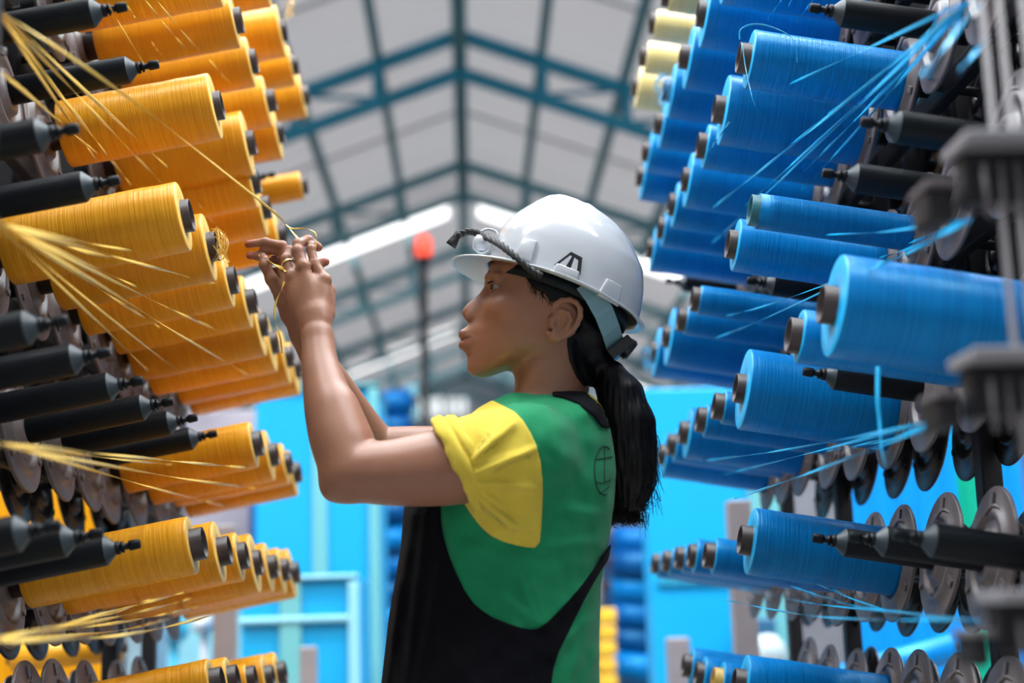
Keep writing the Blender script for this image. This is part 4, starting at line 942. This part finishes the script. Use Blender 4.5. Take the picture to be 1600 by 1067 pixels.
o = child(mb.build('print_emblem', M['ink'])); o['label'] = 'dark line emblem of a crossed circle printed on the back'
# lower body, out of frame, standing on the floor
LB = Field((-.22, 1.74, -.01), (.26, 2.26, CAMZ-.13), .007)
for s in (-1, 1):
    LB.cap(w3(790, 1100, s*60), (.055, PY+s*.095, .50), r_(98), .068, .04); LB.cap((.055, PY+s*.095, .50), (.075, PY+s*.095, .10), .068, .052, .02)
LB.cap(w3(775, 1080, -70), w3(775, 1080, 70), r_(105), r_(105), .05)
tr = from_field(LB, 'trousers', M['apron'], woman)
for s in (-1, 1):
    sh = Field((-.14, PY+s*.095-.06, -.002), (.14, PY+s*.095+.06, .14), .005); sh.cap((.08, PY+s*.095, .045), (-.07, PY+s*.095, .035), .042, .036, .01); sh.cap((.075, PY+s*.095, .06), (.075, PY+s*.095, .10), .04, .045, .02)
    sl, x, y, z = sh.win(sh.lo, sh.lo+sh.n*sh.h); sh.F = np.maximum(sh.F, .002-z); from_field(sh, 'shoe', M['shoe'], woman)

# --- hair
HF = Field(w3(800, 640, -110)-np.array([.02, 0, .12]), w3(1040, 400, 110), .0022)
lo_ = np.minimum(w3(800, 840, -110), w3(1040, 400, 110)); hi_ = np.maximum(w3(800, 840, -110), w3(1040, 400, 110))
HF = Field(lo_, hi_, .0022)
sl, x, y, z = HF.win(HF.lo, HF.lo+HF.n*HF.h)
hd = head_fn(3.6)(x, y, z); U_, V_ = per(x, y, z)
HP = [(812, 340), (812, 410), (824, 436), (836, 450), (852, 458), (862, 470), (872, 480), (900, 480), (908, 500), (905, 520), (896, 534), (890, 550), (893, 572), (905, 592), (925, 600), (965, 575), (1030, 500), (1030, 340)]
HF.F = smax(hd, poly(U_, V_, HP)*PX, .004).astype(np.float32)
neckc = cone(x, y, z, w3(868, 545), w3(856, 660), r_(60), r_(56))
HF.F = smin(HF.F, smax(neckc-r_(5), poly(U_, V_, [(880, 505), (886, 540), (890, 565), (900, 588), (912, 604), (960, 604), (980, 490)])*PX, .004), .006).astype(np.float32)
tail = [(934, 572, 0, 15), (952, 588, -6, 22), (968, 620, -10, 33), (975, 665, -12, 42), (979, 710, -12, 41), (982, 750, -10, 35), (978, 782, -8, 22), (970, 800, -6, 8)]
for a, b in zip(tail[:-1], tail[1:]): HF.cap(w3(*a[:3]), w3(*b[:3]), r_(a[3]), r_(b[3]), .012)
HF.ell(w3(925, 560, 0), (r_(24), r_(40), r_(22)), .01); HF.ell(w3(918, 528, 0), (r_(38), r_(62), r_(34)), .012)
D_ = (y-PY)/PX; ang = np.arctan2(D_, uv(x, z)[0]-975)
st = np.sin(ang*17+V_*.03)*np.sin(ang*7+V_*.021)+.6*np.sin(ang*31-V_*.05)
HF.F = HF.F-(st*1.3*np.clip((V_-585)/40, 0, 1)*PX).astype(np.float32)
hair = from_field(HF, 'hair', M['hair'], woman); del HF
def strands(paths, r):
    mb = MB()
    for p in paths: mb.tube(smooth_curve(p, 5), [r]*(5*(len(p)-1))+[r*.3], 3, cap=False)
    return child(mb.build('hair_strands', M['hair']))
paths = []
for k in range(620):
    a = random.uniform(0, 6.283); q = random.uniform(.75, 1.05); pts = []
    ex = random.uniform(.8, 1.15); ph = random.uniform(0, 6.28); end = random.choice([6, 7, 7, 7]); cur = random.uniform(1, 5)
    for i, (u, v, d, r) in enumerate(tail[:end+1]):
        rr = max(r, 10)*q*(1 if i < 5 else ex)
        cc = cur*max(0, i-2)*.45; pts.append(w3(u+rr*math.cos(a)+cc*math.sin(ph+i*1.9), v+random.uniform(-3, 3), d+rr*math.sin(a)+cc*math.cos(ph+i*1.9)))
    l = pts[-1]
    u0 = tail[end]; 
    for j in range(2): pts.append(w3(u0[0]+(-10+26*math.cos(a))*(1+.2*j)+random.uniform(-14, 16), u0[1]+6+j*random.uniform(2, 12)+random.uniform(-10, 6), u0[2]+20*math.sin(a)))
    paths.append(pts)
for k in range(70):                       # flyaways
    i = random.randint(2, 6); u, v, d, r = tail[i]; a = random.uniform(-1.2, 1.2); pts = [w3(u+r*.8*math.cos(a), v, d+r*math.sin(a))]
    for j in range(1, 4): pts.append(w3(u+(r+j*random.uniform(1, 5))*math.cos(a), v+j*random.uniform(8, 20), d+(r+j*3)*math.sin(a)))
    paths.append(pts)
for k in range(26):                       # temple and nape wisps
    u = random.uniform(822, 862); v = 436+(u-822)*.75; s = -1
    paths.append([nf(u, v-6, s*82), nf(u+1+random.uniform(-2, 3), v+5, s*83), nf(u+1+random.uniform(-3, 6), v+random.uniform(9, 19), s*82)])
for k in range(60):
    v = random.uniform(540, 588); u = 893+(v-540)*.25; s = -1
    paths.append([nf(u+8, v-10, s*62), nf(u+8+random.uniform(-6, 4), v+4, s*63), nf(u+20, v+16, s*50), nf(932, 572, s*14)])
for k in range(170):                      # curls at the ends
    a = random.uniform(0, 6.28); cx_, cy_, cz_ = 978+34*math.cos(a)*random.random(), random.uniform(745, 800), 26*math.sin(a)
    rr = random.uniform(3, 9); a0 = random.uniform(0, 6.28); g = random.choice((-1, 1)); dx = random.uniform(-1, 2.4); dy = random.uniform(-.5, 1.6)
    paths.append([w3(cx_+rr*math.cos(a0+g*j*.75)+dx*j, cy_+rr*math.sin(a0+g*j*.75)+dy*j, cz_+j) for j in range(7)])
strands(paths, .00036)
p = Vector(w3(932, 571, 0)); R = Vector((w3(955, 592)-w3(930, 569))).normalized().to_track_quat('X', 'Z').to_matrix()
tie = child(MB().lathe([(-.006+.012*(k % 2)*0+.006*math.cos(a), .0165+.0045*math.sin(a)) for k, a in enumerate(np.linspace(0, 2*math.pi, 12, endpoint=False))], 28, R=R, loc=p, closed=True).build('hair_tie', M['tie'])); tie['label'] = 'dark purple hair tie'

# --- hard hat (its own frame: u back along the rim, n up)
hu = np.array([.927, .374]); hn = np.array([.374, -.927]); HC = np.array([881., 460.])
def hp(u, n, d): q = HC+hu*u+hn*n; return w3(q[0], q[1], d)
NF = [-10, 0, 30, 57, 80, 99, 124, 140, 148, 152]
uf = lambda n: np.interp(n, NF, [-130, -130, -131, -131, -125, -113, -95, -80, -64, -24])
ub = lambda n: np.interp(n, [-10, 0, 25, 45, 82, 114, 128, 137, 146, 152], [126, 125, 121, 117, 102, 71, 52, 30, 2, -16])
def dome_pt(t, a, off=0.0):
    """t 0..1 rim to crown, a angle: 0 = front (-u)"""
    n = 150*math.sin(t*math.pi/2); c = math.cos(t*math.pi/2)
    nn = n; f = uf(nn) if t < .97 else -30; b = ub(nn) if t < .97 else -20
    cx = (f+b)/2; A = (b-f)/2; wd = 114*(max(0.0, 1-(n/151)**2.3))**(1/2.1)
    ca, sa = math.cos(a), math.sin(a); p_ = 2/2.15
    u = cx-A*math.copysign(abs(ca)**p_, ca); d = wd*math.copysign(abs(sa)**p_, sa)
    return u, n, d
mb = MB(); NT, NA = 40, 128; vs = []
for i in range(NT):
    t = .985*i/(NT-1)
    for k in range(NA):
        a = 2*math.pi*k/NA; u, n, d = dome_pt(t, a)
        # crown ridges: a raised centre band and a shoulder on each side
        ln = max(0, math.sin(t*math.pi/2)-.35)/.65
        side = abs(d); sink = ln*(8*(1-1/(1+math.exp((side-17)/2.2)))*1.0)
        fade = 1 if -95 < u < 105 else .35
        ridge2 = 6.0*math.exp(-((side-48)/9)**2)*max(0, min(1, (100-abs(u+5))/50))*ln
        n2 = n-sink*fade+ridge2
        vs.append(hp(u, n2, d))
top = len(vs); vs.append(sum(np.array(v) for v in vs[-NA:])/NA)
fs = [(i*NA+k, (i+1)*NA+k, (i+1)*NA+(k+1) % NA, i*NA+(k+1) % NA) for i in range(NT-1) for k in range(NA)]+[((NT-1)*NA+k, top, (NT-1)*NA+(k+1) % NA) for k in range(NA)]
# brim: flares from the rim, long at the front
base = 0; rows = 7
def brim_off(a):
    fr = max(0, math.cos(a)); return 9+46*fr**2.2+3*max(0, -math.cos(a))
prev = [k for k in range(NA)]
for j in range(1, rows+1):
    cur = []
    for k in range(NA):
        a = 2*math.pi*k/NA; u, n, d = dome_pt(0, a); L_ = brim_off(a)*j/rows
        ca, sa = math.cos(a), math.sin(a); fr = max(0, ca)**2
        droop = -(.22+.05*fr)*L_-(0 if j < rows else 1.0)
        lift = 5*abs(sa)**2*(1-abs(ca))
        cur.append(len(vs)); vs.append(hp(u-ca*L_, n+droop+lift*j/rows, d+sa*L_))
    fs += [(prev[k], prev[(k+1) % NA], cur[(k+1) % NA], cur[k]) for k in range(NA)]; prev = cur
hat = child(mesh_obj('hard_hat', vs, fs, M['helmet'])); hat['label'] = 'glossy white hard hat'
me = hat.data; bm = bmesh.new(); bm.from_mesh(me); bmesh.ops.recalc_face_normals(bm, faces=bm.faces); bm.to_mesh(me); bm.free()
so = hat.modifiers.new('t', 'SOLIDIFY'); so.thickness = .0028; so.offset = -1
sb = hat.modifiers.new('s', 'SUBSURF'); sb.levels = 1; sb.render_levels = 1
def sub(o): o.parent = hat; o.matrix_parent_inverse = Matrix.Identity(4); return o
def surf(u, n, s=-1):          # shell point on side s at (u, n)
    f, b = uf(n), ub(n); n = max(n, 0); cx = (f+b)/2; A = (b-f)/2; wd = 114*(max(0, 1-(n/151)**2.3))**(1/2.1)
    q = max(0, 1-abs((u-cx)/A)**2.15)**(1/2.15); return wd*q*s
def lug(u0, u1, n0, n1, th, name, mt, tp=.75, s=-1):
    mb = MB(); vs = []
    uc = (u0+u1)/2
    for lay, ex in ((0, -2), (1, th)):
        for (n, k) in ((n0, 1), (n1, tp)):
            for e in (-1, -.33, .33, 1):
                u = uc+(u1-u0)/2*e*k*(1 if lay == 0 else .86); nn = n if lay == 0 else n0+(n-n0)*.93
                vs.append(hp(u, nn, surf(u, nn, s)+s*ex))
    f = []
    for a in range(3): f += [(a, a+1, a+5, a+4), (8+a, 12+a, 13+a, 9+a), (a, 8+a, 9+a, a+1), (4+a, 5+a, 13+a, 12+a)]
    f += [(0, 4, 12, 8), (3, 11, 15, 7)]
    o = mesh_obj(name, vs, f, mt, None, True)
    bv = o.modifiers.new('b', 'BEVEL'); bv.width = .0012; bv.segments = 2; return sub(o)
for s in (-1, 1):
    lug(-92, -60, 6, 40, 7, 'accessory_slot', M['helmet'], s=s); lug(48, 86, -6, 26, 7, 'accessory_slot', M['helmet'], s=s); lug(-28, 16, 0, 16, 7, 'badge_mount', M['helmet'], .92, s=s)
# black trapezoid badge with white wedge
def decal(P, th, mt, name, s=-1):
    vs = [hp(u, n, surf(u, n, s)+s*(1.6)) for u, n in P]+[hp(u, n, surf(u, n, s)+s*(1.6+th)) for u, n in P]; n_ = len(P)
    fs = [tuple(range(n_)), tuple(range(2*n_-1, n_-1, -1))]+[(i, i+n_, (i+1) % n_+n_, (i+1) % n_) for i in range(n_)]
    return sub(mesh_obj(name, vs, fs, mt, None, False))
decal([(-27, 12), (15, 12), (8, 38), (-11, 40)], 1.5, M['black'], 'badge')
decal([(-21, 15), (-10, 15), (-7, 33), (-10, 34)], 2.2, M['helmet'], 'badge_inlay'); decal([(-2, 15), (8, 15), (4, 31), (-3, 33)], 2.2, M['helmet'], 'badge_inlay')
# inner band, harness, ratchet
mb = MB(); vs = []; fs = []
for k in range(96):
    a = 2*math.pi*k/96; ca, sa = math.cos(a), math.sin(a)
    for n_, e in ((6, 0), (-14, 0), (-14, -2.5), (6, -2.5)): vs.append(hp(-2-(112+e)*math.copysign(abs(ca)**.93, ca), n_-6*max(0, -ca), (94+e)*math.copysign(abs(sa)**.93, sa)))
for k in range(96):
    for j in range(4): fs.append((k*4+j, k*4+(j+1) % 4, ((k+1) % 96)*4+(j+1) % 4, ((k+1) % 96)*4+j))
sub(mesh_obj('headband', vs, fs, M['band_dark'], None, True))
def strip(path, wv, th, name, mt):
    """flat strap: path of (u px, v px, d), wv = in-plane width vector"""
    mb = MB(); vs = []; fs = []
    for (u, v, d) in path:
        for a, b in ((-1, 0), (1, 0), (1, 1), (-1, 1)): vs.append(w3(u+wv[0]*a, v+wv[1]*a, d+th*b))
    for i in range(len(path)-1):
        for j in range(4): fs.append((i*4+j, i*4+(j+1) % 4, (i+1)*4+(j+1) % 4, (i+1)*4+j))
    fs += [(0, 3, 2, 1), tuple(len(vs)-4+j for j in range(4))]
    o = mesh_obj(name, vs, fs, mt, None, False); bv = o.modifiers.new('b', 'BEVEL'); bv.width = .001; bv.segments = 2; return sub(o)
strip([(908, 462, -96), (922, 480, -92), (938, 505, -78), (950, 528, -56), (960, 545, -22)], (13, -9), 3, 'nape_strap', M['band'])
strip([(908, 462, 96), (922, 480, 92), (938, 505, 78), (950, 528, 56), (960, 545, 22)], (13, -9), 3, 'nape_strap', M['band'])
Rr = Matrix.Rotation(math.atan2(.60, .80), 3, 'Y')
sub(MB().box(w3(966, 548, -8), (r_(42), r_(60), r_(17)), Rr @ Matrix.Rotation(-1.28*1, 3, 'Y'), bev=.002).build('ratchet', M['black']))
sub(MB().lathe([(-.008, .001), (-.008, .014), (.006, .016), (.010, .013), (.010, .001)], 24, R=Matrix.Rotation(.7, 3, 'Y'), loc=w3(978, 544, -4)).build('ratchet_knob', M['black']))
# twisted black cord and white clip at the peak
def cord(pts, r, turns):
    P = smooth_curve([Vector(p) for p in pts], 12); mb = MB(); m_ = len(P)
    for ph in (0, math.pi):
        Q = []
        for i, p in enumerate(P):
            t = (P[min(i+1, m_-1)]-P[max(i-1, 0)]).normalized(); n = t.cross(Vector((0, 1, 0))).normalized(); b = t.cross(n); a = ph+turns*2*math.pi*i/m_
            Q.append(p+(n*math.cos(a)+b*math.sin(a))*r*.75)
        mb.tube(Q, r, 8)
    return mb
def side_d(px, py, ex=6):     # depth of the shell at a picture point, in px units
    q = np.array([px, py])-HC; u = q @ hu; n = q @ hn; return surf(np.clip(u, uf(max(n, 2))+3, ub(max(n, 2))-3), max(2, n), -1)-ex
cp = [(845, 431, -126), (830, 422, -124), (813, 407, -117), (797, 394, -102), (783, 383, -80), (768, 374, -48), (752, 367, -14), (742, 363, -10), (730, 362, -10), (716, 368, -12)]
sub(cord([pj(*p) for p in cp], r_(3.6), 9).build('goggle_cord', M['cord']))
vs = []; prof = [(716, 366), (713, 374), (708, 382), (704, 388)]
mb = MB()
for i, (u, v) in enumerate(prof):
    wdt = [4, 6, 8, 9][i]
    for a, b in ((-1, -1), (1, -1), (1, 1), (-1, 1)): vs.append(pj(u+a*wdt*.8, v+a*wdt*.55-4, -12+b*2.5+i))
fs = [(i*4+j, i*4+(j+1) % 4, (i+1)*4+(j+1) % 4, (i+1)*4+j) for i in range(3) for j in range(4)]+[(3, 2, 1, 0), (12, 13, 14, 15)]
sub(mesh_obj('cord_end', vs, fs, M['cord'], None, True))
Rc = Matrix.Rotation(.35, 3, 'Y')
c = Vector(pj(752, 379, -18)); sub(MB().lathe([(-.010, .001), (-.009, .009), (0, .0115), (.008, .009), (.010, .001)], 24, R=Rc, loc=c).build('clip_knob', M['helmet']))
lp = [pj(u, v, d) for u, v, d in [(751, 362, -26), (762, 358, -26), (775, 362, -30), (776, 370, -32), (769, 384, -30), (763, 392, -30)]]
sub(MB().tube(smooth_curve(lp, 6), r_(2.2), 8).build('clip_loop', M['helmet']))
lp = [pj(u, v, d) for u, v, d in [(740, 388, -22), (752, 396, -26), (764, 391, -28), (768, 380, -22), (752, 368, -20), (742, 374, -20), (740, 388, -22)]]
sub(MB().tube(smooth_curve(lp, 6), r_(1.8), 8).build('clip_loop', M['helmet']))

# --- yarn held in the hands
def held(pts, lab, w=.0012, tw=.12): return thread([Vector(pj(*p)) for p in pts], 'ythread', w, lab, 'yarn held in the hands', twist=tw, n=60)
s0 = at(-14, 10, 1.30)
thread([s0, at(100, 82, 1.42), at(250, 190, 1.62), at(420, 325, 1.93), Vector(pj(446, 350, -12)), Vector(pj(470, 378, -36))], 'ythread', .0017, 'long yellow tape stretched from the upper left guide to her fingers', 'yarn held in the hands', twist=.10, n=90)
held([(445, 349, -12), (456, 357, -14), (478, 357, -16), (491, 363, -20), (494.5, 374, -24), (493, 386, -26)], 'thin yellow yarn looping over her fingertips')
held([(405, 399, 6), (420, 408, 0), (440, 419, -30), (447, 424, -44)], 'yellow tape between her two hands', .0024)
held([(444, 440, -44), (440, 452, -44), (432, 470, -44), (429, 488, -44), (432, 508, -44), (438, 528, -42), (441, 552, -40)], 'yellow tape end hanging below her near hand', .0015)
